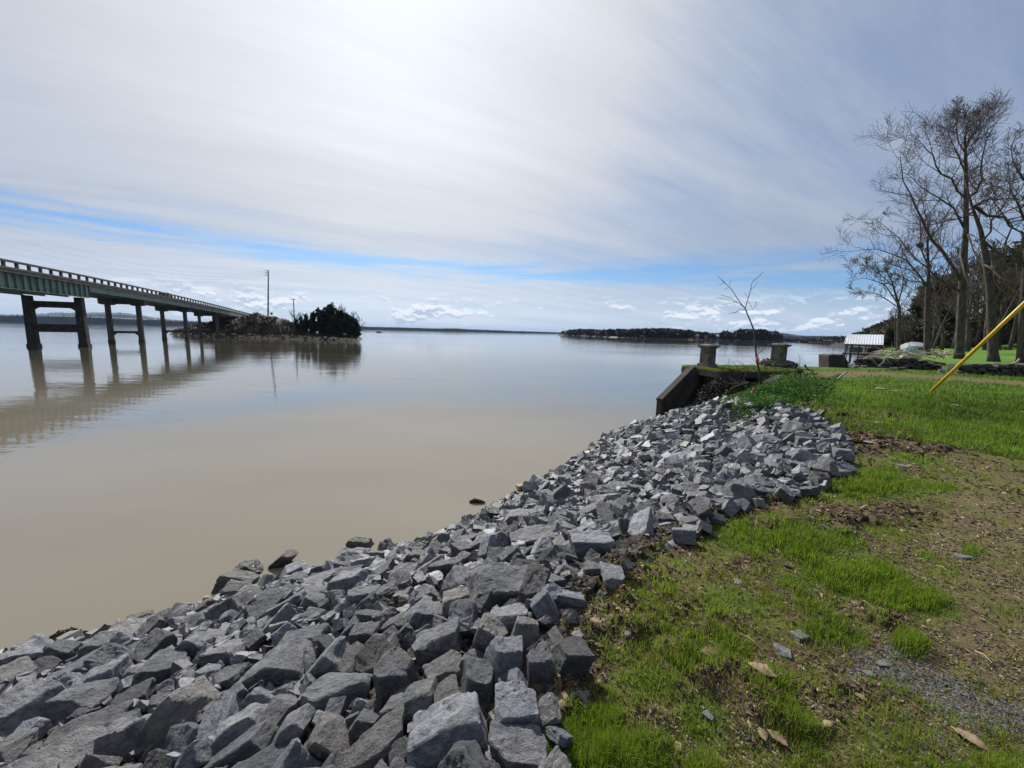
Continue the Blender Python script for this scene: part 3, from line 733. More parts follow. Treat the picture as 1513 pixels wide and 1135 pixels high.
def build_right_trees():
    G = 'bare trees on the lawn'
    pix_tree('bare_tree', 37.5, [(575, 1230), (590, 860), (605, 640), (606, 400), (600, 230), (610, 160)],
             [(.26, [(580, 870), (500, 750), (420, 640), (370, 540), (330, 420), (300, 290)]),
              (.16, [(600, 640), (540, 540), (480, 490), (400, 440), (320, 370)]),
              (.16, [(605, 500), (540, 420), (470, 350), (430, 280), (370, 210)]),
              (.12, [(600, 380), (540, 260), (500, 150)]),
              (.18, [(605, 500), (665, 450), (668, 370), (700, 230), (770, 110)]),
              (.17, [(580, 925), (480, 860), (380, 780), (300, 680), (190, 590)]),
              (.10, [(602, 280), (640, 200), (690, 100)]), (.10, [(605, 300), (560, 190), (570, 90)]),
              (.12, [(603, 560), (700, 520), (760, 440), (830, 400)])],
             .32, 'tallest bare tree with pale broken limbs hanging beside its grey trunk', 11, broken=[[(615, 665), (640, 740), (690, 820), (678, 905)], [(583, 770), (600, 850), (622, 900)]], lv=3, dens=1.0, group=G)
    pix_tree('bare_tree', 32.5, [(735, 1235), (715, 900), (690, 740), (670, 640), (630, 530), (600, 420)],
             [(.20, [(650, 540), (760, 590), (868, 660), (960, 700)]), (.18, [(690, 700), (780, 760), (868, 810), (950, 830)]),
              (.14, [(640, 540), (700, 500), (800, 500), (900, 520)]), (.12, [(640, 560), (560, 600), (450, 620), (250, 600)]),
              (.12, [(675, 700), (740, 600), (800, 480), (850, 330)]), (.12, [(690, 800), (760, 860), (850, 900)])],
             .31, 'stout bare tree right of the tallest one, its limbs reaching off to the right', 12, lv=3, dens=.8, group=G)
    pix_tree('bare_tree', 44.5, [(430, 1215), (430, 950), (436, 850), (430, 700), (440, 600)],
             [(.16, [(435, 880), (400, 720), (395, 600), (330, 520)]), (.16, [(430, 900), (330, 780), (200, 740), (100, 720)]),
              (.14, [(435, 850), (490, 720), (520, 600)]), (.12, [(432, 900), (350, 880), (230, 830), (120, 800)])],
             .29, 'mid-sized bare tree with a bird nest, left of the tallest one', 13, lv=3, dens=.85, group=G)
    pix_tree('bare_tree', 66, [(300, 1190), (303, 1000), (290, 950), (270, 880), (230, 800)],
             [(.16, [(290, 970), (230, 890), (150, 860), (60, 880)]), (.16, [(300, 970), (325, 860), (290, 740)]),
              (.14, [(290, 990), (200, 930), (80, 930)]), (.12, [(280, 900), (180, 820), (110, 790)]), (.1, [(300, 1000), (360, 900), (400, 850)])],
             .30, 'smaller spreading bare tree leaning over the water beside the boathouse', 14, twig=.022, lv=3, dens=.8, group=G)
    pix_tree('bare_tree', 31.0, [(862, 1240), (868, 950), (880, 700), (900, 300)],
             [(.14, [(868, 800), (790, 700), (760, 560), (700, 470)]), (.14, [(870, 600), (810, 450), (800, 330)]), (.12, [(870, 420), (820, 330), (830, 210)])],
             .28, 'bare tree half cut off by the right edge of the view', 15, lv=3, dens=.8, group=G)
    # nest in the third tree and a few hanging leaf clusters
    V, F = leaf_cloud([atY(1230 + 397 / 3.067, 130 + 712 / 3.067, 44.5)], [(.30, .30, .26)], 360, .12, 5, shell=.2)
    tag(link('squirrel_nest', np_mesh('squirrel_nest', V, F), M['twig_mass']), 'dark round leaf nest high in the bare tree', 'nest')
build_right_trees()

def bare_proto(h, r0, seed, twig=.03, lv=3, dens=1.0):
    rnd = random.Random(seed); T = [np.array([0, 0, -.3])]; dd = np.array([0, 0, 1.])
    for i in range(6):
        dd = dd + np.array([rnd.gauss(0, .06), rnd.gauss(0, .06), 0]); dd /= np.linalg.norm(dd); T.append(T[-1] + dd * h * .85 / 6)
    rr = [r0 * (1.2 - .95 * i / 6) for i in range(7)]
    a = MB(); a.tube(T, rr, 8); b = MB(); sprout(b, T[2:], [x * .7 for x in rr[2:]], h * .42, lv, rnd, twig, .16, .75, dens, .0)
    return a.mesh('trunk', True), b.mesh('crown')
def pine_proto(h, rad, seed, n=5000, size=.28, conic=.75):
    rnd = random.Random(seed); cs = []; rs = []; k = 34
    for i in range(k):
        f = .18 + .82 * (i + .5) / k; rr = rad * ((1 - f) * conic + (1 - conic)) * (.55 + .6 * rnd.random()) * (1 if f < .93 else .5); a = rnd.random() * 6.28
        cs.append((math.cos(a) * rr * .55, math.sin(a) * rr * .55, f * h * .97)); rs.append((rr * .62, rr * .62, h * .055 + rr * .18))
    V, F = leaf_cloud(cs, rs, n, size, seed, shell=.3)
    me = np_mesh('crown', V, F); a = MB(); a.tube([(0, 0, -.4), (0, 0, h * .5), (0, 0, h * .93)], [rad * .07, rad * .05, .03], 7)
    return a.mesh('trunk', True), me
def place_tree(name, protos, x, y, z, s, rz, mats, label, group, sz=None, cat='tree'):
    e = empty(name, (x, y, z), label, cat, group, rz); e.scale = (s, s, sz or s)
    for nm, me, mt in zip(('trunk', 'crown'), protos, mats):
        if not me.materials: me.materials.append(mt)
        o = bpy.data.objects.new(nm, me); C.objects.link(o); o.parent = e
    return e

def build_woods():
    rnd = random.Random(3)
    BP = [bare_proto(16, .24, 20 + i, .035, 3, .75) for i in range(4)]
    PP = [pine_proto(15, 3.4, 30 + i, 6500, .26, .35) for i in range(3)]
    def zone_w(px): return 'behind the boathouse and shore' if px < 1345 else ('behind the tallest bare tree' if px < 1440 else ('behind the stout tree at the far lawn' if px < 1490 else 'at the right edge of the far lawn'))
    # wood behind the lawn: far to near, crowns rising to the right
    for i in range(46):
        px = 1300 + 250 * (i + .3) / 46 + rnd.uniform(-6, 6)
        Y = rnd.uniform(78, 115) if px < 1370 else rnd.uniform(62, 100)
        p = atY(px, 505, Y); z = land1(p[0], p[1])
        ytop = np.interp(px, [1290, 1320, 1350, 1400, 1450, 1513], [478, 455, 410, 370, 345, 330]) + rnd.uniform(-5, 45)
        h = atY(px, ytop, Y)[2] - z
        if i % 2 == 0 or px < 1330:
            pine = rnd.random() < (.5 if px < 1345 else .14)
        else: pine = False
        if pine: place_tree('pine_tree', rnd.choice(PP), p[0], p[1], z, h / 15 * 1.05, rnd.random() * 6.28, (M['bark_dark'], M['pine_right']), 'dark green evergreen in the wood, ' + zone_w(px), 'evergreens in the wood behind the lawn')
        else: place_tree('woodland_tree', rnd.choice(BP), p[0], p[1], z, h / 15 * .95, rnd.random() * 6.28, (M['bark'], M['twig']), 'slender leafless tree in the wood, ' + zone_w(px), 'leafless trees in the wood behind the lawn')
    # undergrowth along the wood edge
    cs = []; rs = []
    for i in range(120):
        px = 1306 + 260 * rnd.random(); Y = rnd.uniform(88, 120) if px > 1380 else rnd.uniform(95, 130); p = atY(px, 505, Y); z = land1(p[0], p[1])
        s = rnd.uniform(2, 4.5); cs.append((p[0], p[1], z + s * .6)); rs.append((s * 1.2, s * 1.2, s * rnd.uniform(.8, 1.6)))
    V, F = leaf_cloud(cs, rs, 60000, .30, 8, shell=.2)
    tag(link('undergrowth', np_mesh('undergrowth', V, F), M['brush_brown']), 'dark tangled undergrowth under the wood behind the lawn', 'undergrowth', kind='stuff')
    # row of small pale plants on the far lawn
    pr = MB()
    for k in range(26):
        a = rnd.random() * 6.28; t = rnd.uniform(.2, .9); pr.tube([(0, 0, 0), (math.cos(a) * t * .3, math.sin(a) * t * .3, .35), (math.cos(a) * t * .8, math.sin(a) * t * .8, .42)], [.03, .05, .015], 3)
    pm = pr.mesh('plant'); pm.materials.append(M['moss'])
    for i in range(12):
        p = atY(1474 + i * 7, 503 + rnd.uniform(-2, 2), 66 + rnd.uniform(-3, 3)); o = link('garden_plant', pm); o.location = (p[0], p[1], land1(p[0], p[1])); o.scale = (1.3, 1.3, 1.3)
        tag(o, 'low pale green plant in the row on the far lawn before the wood', 'plant', 'row of low plants on the far lawn')
build_woods()

# ---------------------------------------------------------------- far shores
def ridge(name, tops, D, depth, label, mat, jag=.0, n=240, base=0, ndep=5, kind='structure', seed=0, cat=None):
    """tops: (px, py) skyline points; D: distance (number or list)"""
    xs = np.array([p[0] for p in tops], float); ys = np.array([p[1] for p in tops], float)
    Ds = np.full(len(xs), float(D)) if not hasattr(D, '__len__') else np.array(D, float)
    px = np.linspace(xs[0], xs[-1], n); r = np.random.default_rng(seed)
    V = []
    for j in range(ndep):
        f = j / (ndep - 1)
        for i, x in enumerate(px):
            y = np.interp(x, xs, ys); dd = np.interp(x, xs, Ds) + depth * (0, .004, .02, .25, 1)[j] * (1 if D < 5000 else 1 + 4 * (j in (1, 2)))
            q = ray(x, y); hd = math.hypot(q[0], q[1]); q = q / hd
            hh = H + q[2] * dd; prof = (0, .80, .93, 1.0, .6)[j]
            z = base + (hh - base) * prof
            z += (r.random() - .5) * jag * (prof > .1) * 2
            V.append((q[0] * dd, q[1] * dd, max(z, base - 1 if j == 0 else base)))
    V = np.array(V); V[:n, 2] = -1
    i = np.arange(n - 1)[None, :]; j = np.arange(ndep - 1)[:, None]
    F = np.stack([j * n + i, j * n + i + 1, (j + 1) * n + i + 1, (j + 1) * n + i], -1).reshape(-1, 4)
    o = link(name, np_mesh(name, V, F), mat); tag(o, label, cat, kind=kind); return o

def woods_on(name, tops, waters, n, size, label, seed, mat, depth=60, thin=.0):
    """a mass of tree crowns between a waterline and a skyline, as scattered faces over rounded crowns"""
    r = np.random.default_rng(seed); tx, ty = zip(*tops); wx, wy = zip(*waters); cs = []; rs = []
    k = int((tx[-1] - tx[0]) * 1.6)
    for i in range(k):
        px = tx[0] + (tx[-1] - tx[0]) * r.random(); wyy = np.interp(px, wx, wy)
        g = at(px, wyy, 0); D0 = np.hypot(*g); u = g / D0; D = D0 + 6 + depth * r.random() ** 1.3
        q = ray(px, np.interp(px, tx, ty) + r.uniform(-.35, 1.6)); hh = H + q[2] / math.hypot(q[0], q[1]) * D
        hh = max(hh, 3); cr = max(2.2, min(hh * .4, 6)) * r.uniform(.7, 1.2)
        for m in range(3):
            f = (.95, .6, .25)[m]; cs.append((u[0] * D + r.uniform(-2, 2), u[1] * D, hh * f - cr * .5 * (m == 0))); rs.append((cr, cr, cr * .8))
    V, F = leaf_cloud(cs, rs, n, size, seed, shell=.5)
    tag(link(name, np_mesh(name, V, F), mat), label, 'woodland', kind='stuff')

def build_far():
    # blue mountains and low hills, left
    ridge('mountains', [(20, 466), (62, 463.5), (85, 461.8), (110, 462), (130, 462), (150, 461.6), (165, 462.4), (180, 461.6), (200, 464.5), (225, 468.5), (260, 473), (330, 477)], 7600, 1500, None, M['mountain'], jag=6, n=160)
    ridge('far_shore', [(-500, 458), (-120, 462), (0, 465.0), (45, 464.8), (110, 466.5), (150, 468), (185, 470), (240, 471.5), (300, 475), (330, 477), (420, 480), (470, 480.5)], 2500, 500, None, M['winter_wood'], jag=2.0, n=700)
    ridge('far_shore', [(470, 479.5), (530, 481.5), (545, 482.4), (600, 483.6), (640, 485.0), (668, 484.6), (690, 486), (720, 487.2), (760, 488.8), (800, 490.2), (835, 491.2), (1250, 497)], 3000, 500, None, M['winter_wood'], jag=2.2, n=800)
    ridge('hills', [(1135, 494), (1152, 491.5), (1165, 493), (1180, 495.5), (1215, 499), (1260, 500), (1330, 500)], 3600, 900, None, M['mountain'], jag=3, n=120)
    tops = [(826, 494), (832, 488.8), (858, 486.6), (891, 487.6), (937, 486.4), (976, 486), (1013, 488), (1031, 491), (1064, 494), (1069, 490.5), (1074, 490), (1079, 494), (1092, 488), (1110, 487), (1128, 488), (1145, 491), (1153, 497), (1162, 501)]
    waters = [(824, 495), (890, 498), (952, 500.3), (1043, 503), (1104, 503.6), (1165, 504.6)]
    # low land under the peninsula wood
    V = []
    wx = np.linspace(823, 1175, 60)
    for f, z in ((0, -.5), (.012, 1.2), (.25, 3), (1, 3)):
        for x in wx:
            y = np.interp(x, [p[0] for p in waters], [p[1] for p in waters]); g = at(x, y, 0); D0 = np.hypot(*g); g = g / D0 * (D0 + 300 * f); V.append((g[0], g[1], z))
    n = 60; F = [(j * n + i, j * n + i + 1, (j + 1) * n + i + 1, (j + 1) * n + i) for j in range(3) for i in range(n - 1)]
    tag(link('peninsula_ground', np_mesh('peninsula_ground', V, F), M['twig_mass']), kind='structure')
    woods_on('peninsula_wood', tops, waters, 42000, 1.5, 'dark winter woodland covering the low peninsula across the lake', 3, M['winter_wood'])
    # shore of the right bay
    tops = [(1150, 499.5), (1180, 500.5), (1205, 499.5), (1225, 497.8), (1245, 497), (1262, 493), (1275, 489), (1292, 482), (1310, 474), (1330, 466)]
    waters = [(1150, 504), (1200, 506.2), (1240, 508.0), (1262, 509.8), (1290, 512), (1330, 514)]
    woods_on('bay_wood', tops, waters, 16000, .8, 'brown leafless scrub woodland along the far right bay', 4, M['winter_wood'], depth=40)
    # houses across the water
    HS = [(1030, 499.8, 9, 3.4, 'roof_dark', 'brown low house with a dark roof left on the far peninsula'), (1043, 499.5, 8, 3.6, 'roof_dark', 'dark-roofed house in the middle of the peninsula row'),
          (1058, 500.2, 13, 5.0, 'roof_pale', 'largest pale gabled house among the peninsula trees'), (1076, 501, 8, 3.2, 'roof_dark', 'small house right of the large gabled one, across the lake')]
    for k, (px, py, wpx, hpx, rf, lab) in enumerate(HS):
        wy = 503.0; g = at(px, wy, 0); D = np.hypot(*g); u = np.array([g[0] / D, g[1] / D, 0]); D += 8; c = u * D; s = np.array([u[1], -u[0], 0])
        mpp = D * math.cos(math.atan2(g[0], g[1])) / FPX * .75; W = wpx * mpp * .72; Hh = 3.0; c[2] = 1.4
        e = empty('house', c, lab, 'house', 'houses on the far peninsula'); up = np.array([0, 0, 1.])
        mb = MB(); mb.box(c + up * Hh / 2, (W, 7, Hh), [s, u, up]); mb.obj('wall', M['wall_pale'], e)
        rh = 2.6 if k == 2 else 1.8
        mb = MB(); mb.prism([c - s * (W / 2 + .5) - u * 4 + up * Hh, c + s * (W / 2 + .5) - u * 4 + up * Hh, c + s * (W / 2 - 1.5) + up * (Hh + rh), c - s * (W / 2 - 1.5) + up * (Hh + rh)], u * .01)
        mb = MB()
        a = [c + s * q * (W / 2 + .5) + u * v * 4 + up * Hh for q in (-1, 1) for v in (-1, 1)]; b = [c + s * q * (W / 2 - 1.2) + up * (Hh + rh) for q in (-1, 1)]
        mb.add(a + b, [(0, 2, 5, 4), (1, 4, 5, 3), (0, 4, 1), (2, 3, 5), (0, 1, 3, 2)]); mb.obj('roof', M[rf], e)
        nw = max(2, int(W / 3.2))
        for j in range(nw):
            mb = MB(); mb.box(c + s * ((j + .5) / nw - .5) * W * .9 - u * 3.52 + up * 1.6, (1.1, .08, 1.2), [s, u, up]); mb.obj('window', M['glass'], e)
    # boat docks in the bay
    for k, (px, py, w_, rf, lab) in enumerate([(1222, 508.6, 20, 'metal_roof', 'white-roofed boat dock far off in the right bay'), (1242, 509.6, 18, 'wood_dark', 'dark boat dock far off in the bay, left of the boathouse'), (1205, 507.2, 12, 'wood_dark', 'small dark dock far off at the left of the bay')]):
        g = at(px, py + .6, 0); D = np.hypot(*g); u = np.array([g[0] / D, g[1] / D, 0]); s = np.array([u[1], -u[0], 0]); up = np.array([0, 0, 1.]); c = u * D
        Wd = w_ * g[1] / FPX * .72; e = empty('boat_dock', c, lab, 'dock')
        mb = MB(); mb.box(c + up * .7, (Wd, 7, .25), [s, u, up]); mb.obj('platform', M['wood_dark'], e)
        mb = MB(); mb.box(c + up * 3.1, (Wd * .8, 6, .25), [s, u, up]); mb.obj('roof', M[rf], e)
        for q in (-.38, -.13, .13, .38):
            for v in (-2.8, 2.8):
                mb = MB(); mb.tube([c + s * q * Wd + u * v + up * -1, c + s * q * Wd + u * v + up * 3], .14, 6); mb.obj('post', M['wood_dark'], e)
    # thin mast on the peninsula hill, channel marker post, tiny boat
    g = at(1144, 503.9, 0); D = np.hypot(*g) + 70; u = np.array(g) / np.hypot(*g) * D; top = atY(1144, 483.5, u[1])[2]
    mb = MB(); mb.tube([(u[0], u[1], 0), (u[0], u[1], top)], [.35, .2], 6); tag(mb.obj('radio_mast', M['pole']), 'thin mast standing above the far wooded peninsula', 'mast')
    g = at(976, 506.5, 0)
    mb = MB(); mb.tube([(g[0], g[1], -1), (g[0], g[1], 2.2)], .22, 8); tag(mb.obj('channel_post', M['wood_dark']), 'single dark post standing in the open lake', 'post')
    g = at(560, 491.4, 0); e = empty('small_boat', (g[0], g[1], 0), 'tiny dark boat far out on the open lake right of the island', 'boat')
    prof = []
    mb = MB(); x, y = g; L = 3.6
    st = [(-1, .75, .05), (-.5, 1, 0), (.2, 1, 0), (.7, .6, .1), (1, .05, .3)]
    for f, wd, z in st:
        mb.v += [(x + f * L, y - wd * .9, .75 + z), (x + f * L, y - wd * .5, -.1), (x + f * L, y + wd * .5, -.1), (x + f * L, y + wd * .9, .75 + z)]
    for i in range(4):
        for j in range(4): mb.f.append((i * 4 + j, i * 4 + (j + 1) % 4, (i + 1) * 4 + (j + 1) % 4, (i + 1) * 4 + j))
    mb.f += [(3, 2, 1, 0), (16, 17, 18, 19)]; mb.obj('hull', M['wood_dark'], e)
    mb = MB(); mb.box((x - .6, y, 1.25), (2.2, 1.1, .7)); mb.obj('cabin', M['wood_dark'], e, bevel=.1)
build_far()

# ---------------------------------------------------------------- island with the causeway end
def build_island():
    wl = [(250, 494.3), (275, 496), (310, 497.5), (345, 499), (400, 500.2), (440, 501.5), (490, 503.2), (525, 504.0), (537, 502.0)]
    wl = np.array([at(*p, 0) for p in wl]); px0 = np.array([250, 275, 310, 345, 400, 440, 490, 525, 537.])
    d2 = BR['d'][:2]
    # embankment crest heights from the photograph at each x
    crest = {250: 494, 262: 489, 275: 484, 290: 480, 305: 478, 330: 475, 350: 472, 364: 468.5, 374: 464, 380: 463, 390: 465, 400: 467, 415: 470, 432: 476, 445: 482, 470: 488, 500: 490, 525: 494, 537: 502}
    cx_, cy_ = zip(*sorted(crest.items()))
    n = 130; xs = np.linspace(250, 537, n); rows = [(-1.5, -.8), (0, .02), (1.2, .75), (4, 1.0), (9, 1.2), (15, 1.0), (24, 1.0), (34, .9), (42, .5), (50, -.5)]
    r = np.random.default_rng(2); V = []
    crest_pts = {}
    wx = np.interp(xs, px0, wl[:, 0]); wy = np.interp(xs, px0, wl[:, 1])
    for ri, (off, k) in enumerate(rows):
        for i, x in enumerate(xs):
            g = np.array([wx[i], wy[i]]); D = np.hypot(*g); u = g / D; q = u * (D + off)
            ch = atY(x, np.interp(x, cx_, cy_), (u * (D + 15))[1])[2]; edge = min(1, (xs[-1] - x) / 30, (x - xs[0]) / 14)
            if ri <= 1: z = k
            elif ri == 2: z = min(.9, ch * .3)
            elif ri == 3: z = ch * .42
            elif ri == 4: z = ch * .75
            elif ri in (5, 6, 7): z = ch * (1 if ri < 7 else .6)
            else: z = ch * .3 if ri == 8 else -1
            if ri >= 2: z = z + (r.random() - .5) * min(.45, .12 * max(ch, .3))
            V.append((q[0], q[1], z))
    F = [(j * n + i, j * n + i + 1, (j + 1) * n + i + 1, (j + 1) * n + i) for j in range(len(rows) - 1) for i in range(n - 1)]
    m, t, b = new_mat('island_bank'); g = t.new('ShaderNodeNewGeometry'); p = g.outputs['Position']
    nn = t.noise(p, .35, 6, .65); n2 = t.noise(p, 2.5, 5, .7); sx = t.new('ShaderNodeSeparateXYZ'); t.l.new(p, sx.inputs[0])
    hi = t.ss(t.math('ADD', sx.outputs[2], t.math('MULTIPLY', nn, 3)), 6.2, 7.8)
    col = t.mix(t.ss(n2, .35, .65), (.020, .018, .014), (.085, .070, .052)); col2 = t.mix(t.ss(n2, .35, .65), (.12, .075, .042), (.22, .15, .085))
    t.l.new(t.mix(hi, col, col2), b.inputs['Base Color']); b.inputs['Roughness'].default_value = .95
    tag(link('island', np_mesh('island', V, F), m), kind='structure')
    def gnd(px, off):
        i = int(np.clip((px - 250) / 287 * (n - 1), 0, n - 1)); g = np.array([wx[i], wy[i]]); D = np.hypot(*g); u = g / D; q = u * (D + off)
        o_ = [a for a, _ in rows]; zz = [V[k * n + i][2] for k in range(len(rows))]; return q[0], q[1], float(np.interp(off, o_, zz))
    # pale stones along the waterline
    mb = MB(); rnd = random.Random(5)
    for k in range(280):
        px = rnd.uniform(253, 535); x, y, z = gnd(px, rnd.uniform(-.3, 1.6)); s = rnd.uniform(.18, .55)
        vs = [(x + rnd.uniform(-1, 1) * .2 * s + a * s, y + b_ * s, max(z, 0) - .1 + c_ * s * .7) for a, b_, c_ in ((-1, -1, 0), (1, -.8, 0), (.9, 1, 0), (-.8, 1, 0), (-.5, -.5, 1), (.5, -.6, .8), (.6, .5, .9), (-.5, .4, 1))]
        mb.add(vs, [(0, 3, 2, 1), (4, 5, 6, 7), (0, 1, 5, 4), (1, 2, 6, 5), (2, 3, 7, 6), (3, 0, 4, 7)])
    tag(mb.obj('shore_stones', M['tan_stone']), 'pale stones lining the waterline of the island', 'stones', kind='stuff')
    # brush on the slopes
    cs = []; rs = []
    for k in range(260):
        px = rnd.uniform(262, 450); off = rnd.uniform(1, 14); x, y, z = gnd(px, off); s = rnd.uniform(.5, 1.3); cs.append((x, y, z + .1)); rs.append((s * 1.5, s * 1.2, s * .7))
    Vv, Ff = leaf_cloud(cs, rs, 16000, .22, 12, shell=.3); tag(link('bank_brush', np_mesh('bank_brush', Vv, Ff), M['twig_mass']), 'dark low brush covering the island embankment', 'brush', kind='stuff')
    # cedar clump at the right end
    PR = [pine_proto(10, 2.9, 60 + i, 4200, .26, .62) for i in range(3)]
    BP = [bare_proto(8, .12, 70 + i, .03, 2, 1.3) for i in range(2)]
    spec = [(440, 470, 6), (447, 467, 9), (455, 463, 7), (462, 466, 9), (468, 460, 8), (474, 454, 10), (481, 457, 7), (487, 452, 8), (494, 447, 11), (500, 456, 7), (507, 458, 9), (514, 462, 6), (520, 466, 9), (526, 470, 6), (530, 477, 8), (451, 474, 4), (478, 468, 4), (505, 470, 4), (518, 476, 3.5), (465, 474, 4), (492, 466, 3.5), (528, 484, 3)]
    LB = {494: 'tallest pointed evergreen in the island clump', 440: 'low evergreen at the left end of the island clump', 530: 'low evergreen at the right end of the island clump'}
    for k, (px, ty, off) in enumerate(spec):
        x, y, z = gnd(px, off); h = atY(px, ty, y)[2] - z
        place_tree('cedar_tree', PR[k % 3], x, y, z, h / 10, rnd.random() * 6.28, (M['bark_dark'], M['pine']), LB.get(px, 'dark evergreen in the dense clump at the end of the island'), 'evergreens on the island', sz=h / 10)
        if px in LB: C.objects[-1]
    for k, (px, ty, off) in enumerate([(436, 458, 9), (443, 462, 12), (450, 463, 5), (505, 452, 12), (512, 455, 10), (519, 458, 12), (526, 461, 8), (532, 466, 9)]):
        x, y, z = gnd(px, off); h = atY(px, ty, y)[2] - z
        place_tree('bare_shrub', BP[k % 2], x, y, z, h / 7.2, rnd.random() * 6.28, (M['bark_dark'], M['bark_dark']), 'leafless shrub among the evergreens of the island', 'leafless shrubs on the island', cat='shrub')
    # steel transmission pole
    Yp = 188.; b = atY(394.5, 468, Yp); tp = atY(396.5, 399.5, Yp); e = empty('transmission_pole', (b[0], b[1], b[2] - 2), 'very tall slim steel power pole behind the island embankment', 'utility pole')
    mb = MB(); mb.tube([(b[0], b[1], 1), tp], [.42, .26], 12); mb.obj('pole', M['pole'], e, smooth=True)
    ends = []
    for k in range(4):
        q = b + (tp - b) * (1 - .035 * k - .01); mb = MB(); mb.tube([q, q + np.array([-1.5, 0, .1])], .14, 5); mb.obj('insulator_arm', M['pole'], e); ends.append(q + np.array([-1.5, 0, .1]))
    for k, py in enumerate((306.5, 320, 333, 345)):
        far = atY(-250, py - [60, 55, 50, 46][k], 70.)
        # wires run from an unseen pole off to the left
        A_, B_ = far, ends[k]; pts = []
        sag = 7.5
        for i in range(41):
            f = i / 40; q = A_ * (1 - f) + B_ * f; q = q - np.array([0, 0, sag * 4 * f * (1 - f)]); pts.append(q)
        rr = [.012 + .022 * i / 40 for i in range(41)]
        mb = MB(); mb.tube(pts, rr, 4); tag(mb.obj('power_line', M['wire']), ['uppermost', 'second highest', 'third highest', 'lowest'][k] + ' of the four power lines sagging to the tall steel pole', 'power line', 'power lines over the bridge')
    # wooden distribution pole
    x, y, z = gnd(434, 12); tp = atY(433.5, 441.5, y); e = empty('utility_pole', (x, y, z), 'wooden utility pole with a short crossarm left of the evergreens', 'utility pole')
    mb = MB(); mb.tube([(tp[0] - .1, y, z - .5), tp], [.2, .14], 8); mb.obj('pole', M['pole'], e)
    mb = MB(); mb.box(tp + np.array([0, -.2, -.35]), (1.9, .14, .16)); mb.obj('crossarm', M['pole'], e)
    # little sign on the causeway
    x, y, z = gnd(402, 15); q = atY(401.5, 463.5, y); e = empty('road_sign', (q[0], y, z), 'tiny dark road sign on the causeway right of the tall pole', 'sign')
    mb = MB(); mb.tube([(q[0], y, z - .2), (q[0], y, q[2])], .06, 6); mb.obj('post', M['pole'], e)
    mb = MB(); mb.box((q[0], y - .1, q[2]), (.8, .05, .8)); mb.obj('sign_plate', M['wood_dark'], e)
build_island()

# ---------------------------------------------------------------- riprap
def polytope(seed, dense=True, dims=(1, .78, .62), elen=.34, jit=.014):
    """broken stone: a box split by random fracture planes, edges chipped, faces roughened"""
    rnd = random.Random(seed); bm = bmesh.new(); bmesh.ops.create_cube(bm, size=1)
    sh = (rnd.uniform(-.25, .25), rnd.uniform(-.2, .2))
    for v in bm.verts: v.co = Vector((v.co.x * dims[0] + v.co.z * sh[0], v.co.y * dims[1] + v.co.z * sh[1], v.co.z * dims[2]))
    def cut(no, dist):
        no = Vector(no).normalized()
        r = bmesh.ops.bisect_plane(bm, geom=bm.verts[:] + bm.edges[:] + bm.faces[:], plane_co=no * dist, plane_no=no, clear_outer=True)
        ed = [g for g in r['geom_cut'] if isinstance(g, bmesh.types.BMEdge)]
        if len(ed) > 2: bmesh.ops.contextual_create(bm, geom=ed)
    for k in range(rnd.randint(4, 7)):
        v = Vector((rnd.gauss(0, 1), rnd.gauss(0, 1), rnd.gauss(0, 1))).normalized()
        sup = max((x.co.dot(v) for x in bm.verts)); cut(v, sup * rnd.uniform(.58, .90))
    bmesh.ops.remove_doubles(bm, verts=bm.verts, dist=.02)
    bm.normal_update()
    if dense:
        try: bmesh.ops.bevel(bm, geom=bm.edges[:], offset=.014, segments=1, affect='EDGES', profile=.5)
        except Exception: pass
        bmesh.ops.triangulate(bm, faces=bm.faces[:])
        for it in range(5):
            es = [e for e in bm.edges if e.calc_length() > .085]
            if not es: break
            bmesh.ops.subdivide_edges(bm, edges=es, cuts=1); bmesh.ops.triangulate(bm, faces=[f for f in bm.faces if len(f.verts) > 3])
        bm.normal_update(); co = np.array([v.co[:] for v in bm.verts]); no = np.array([v.normal[:] for v in bm.verts])
        o = seed * 3.7
        nn = (fbm(co[:, 0] * 4 + o, co[:, 1] * 4, co[:, 2] * 4, 3) - .5) * .085 + (fbm(co[:, 0] * 13 + o, co[:, 1] * 13, co[:, 2] * 13, 2) - .5) * .035
        # stepped break surfaces
        st = vnoise(co[:, 0] * 2.3 + o, co[:, 1] * 2.3 + 4, co[:, 2] * 6); nn += np.floor(st * 4) * .012
        co = co + no * nn[:, None]
        for v, c in zip(bm.verts, co): v.co = c
    else:
        bmesh.ops.triangulate(bm, faces=bm.faces[:])
        for _ in range(1 if elen > .3 else 2):
            es = [e for e in bm.edges if e.calc_length() > elen]
            if es: bmesh.ops.subdivide_edges(bm, edges=es, cuts=1); bmesh.ops.triangulate(bm, faces=[f for f in bm.faces if len(f.verts) > 3])
        for v in bm.verts: v.co += Vector((rnd.gauss(0, 1), rnd.gauss(0, 1), rnd.gauss(0, 1))) * jit
    # normalise extents to 1
    co = np.array([v.co[:] for v in bm.verts]); lo, hi = co.min(0), co.max(0)
    for v in bm.verts: v.co = Vector(tuple((np.array(v.co[:]) - (lo + hi) / 2) / (hi - lo)))
    bmesh.ops.recalc_face_normals(bm, faces=bm.faces[:])
    return bm
def rock_mesh(seed):
    bm = polytope(seed, True); me = bpy.data.meshes.new('rock'); bm.to_mesh(me); bm.free()
    me.polygons.foreach_set('use_smooth', [True] * len(me.polygons)); me.set_sharp_from_angle(angle=math.radians(26)); me.materials.append(M['rock']); return me
def rock_arr(seed, elen=.34, jit=.014):
    bm = polytope(seed, False, (1, .78, .62), elen, jit); bm.verts.ensure_lookup_table(); V = np.array([v.co[:] for v in bm.verts]); F = np.array([[v.index for v in f.verts] for f in bm.faces]); bm.free(); return V, F

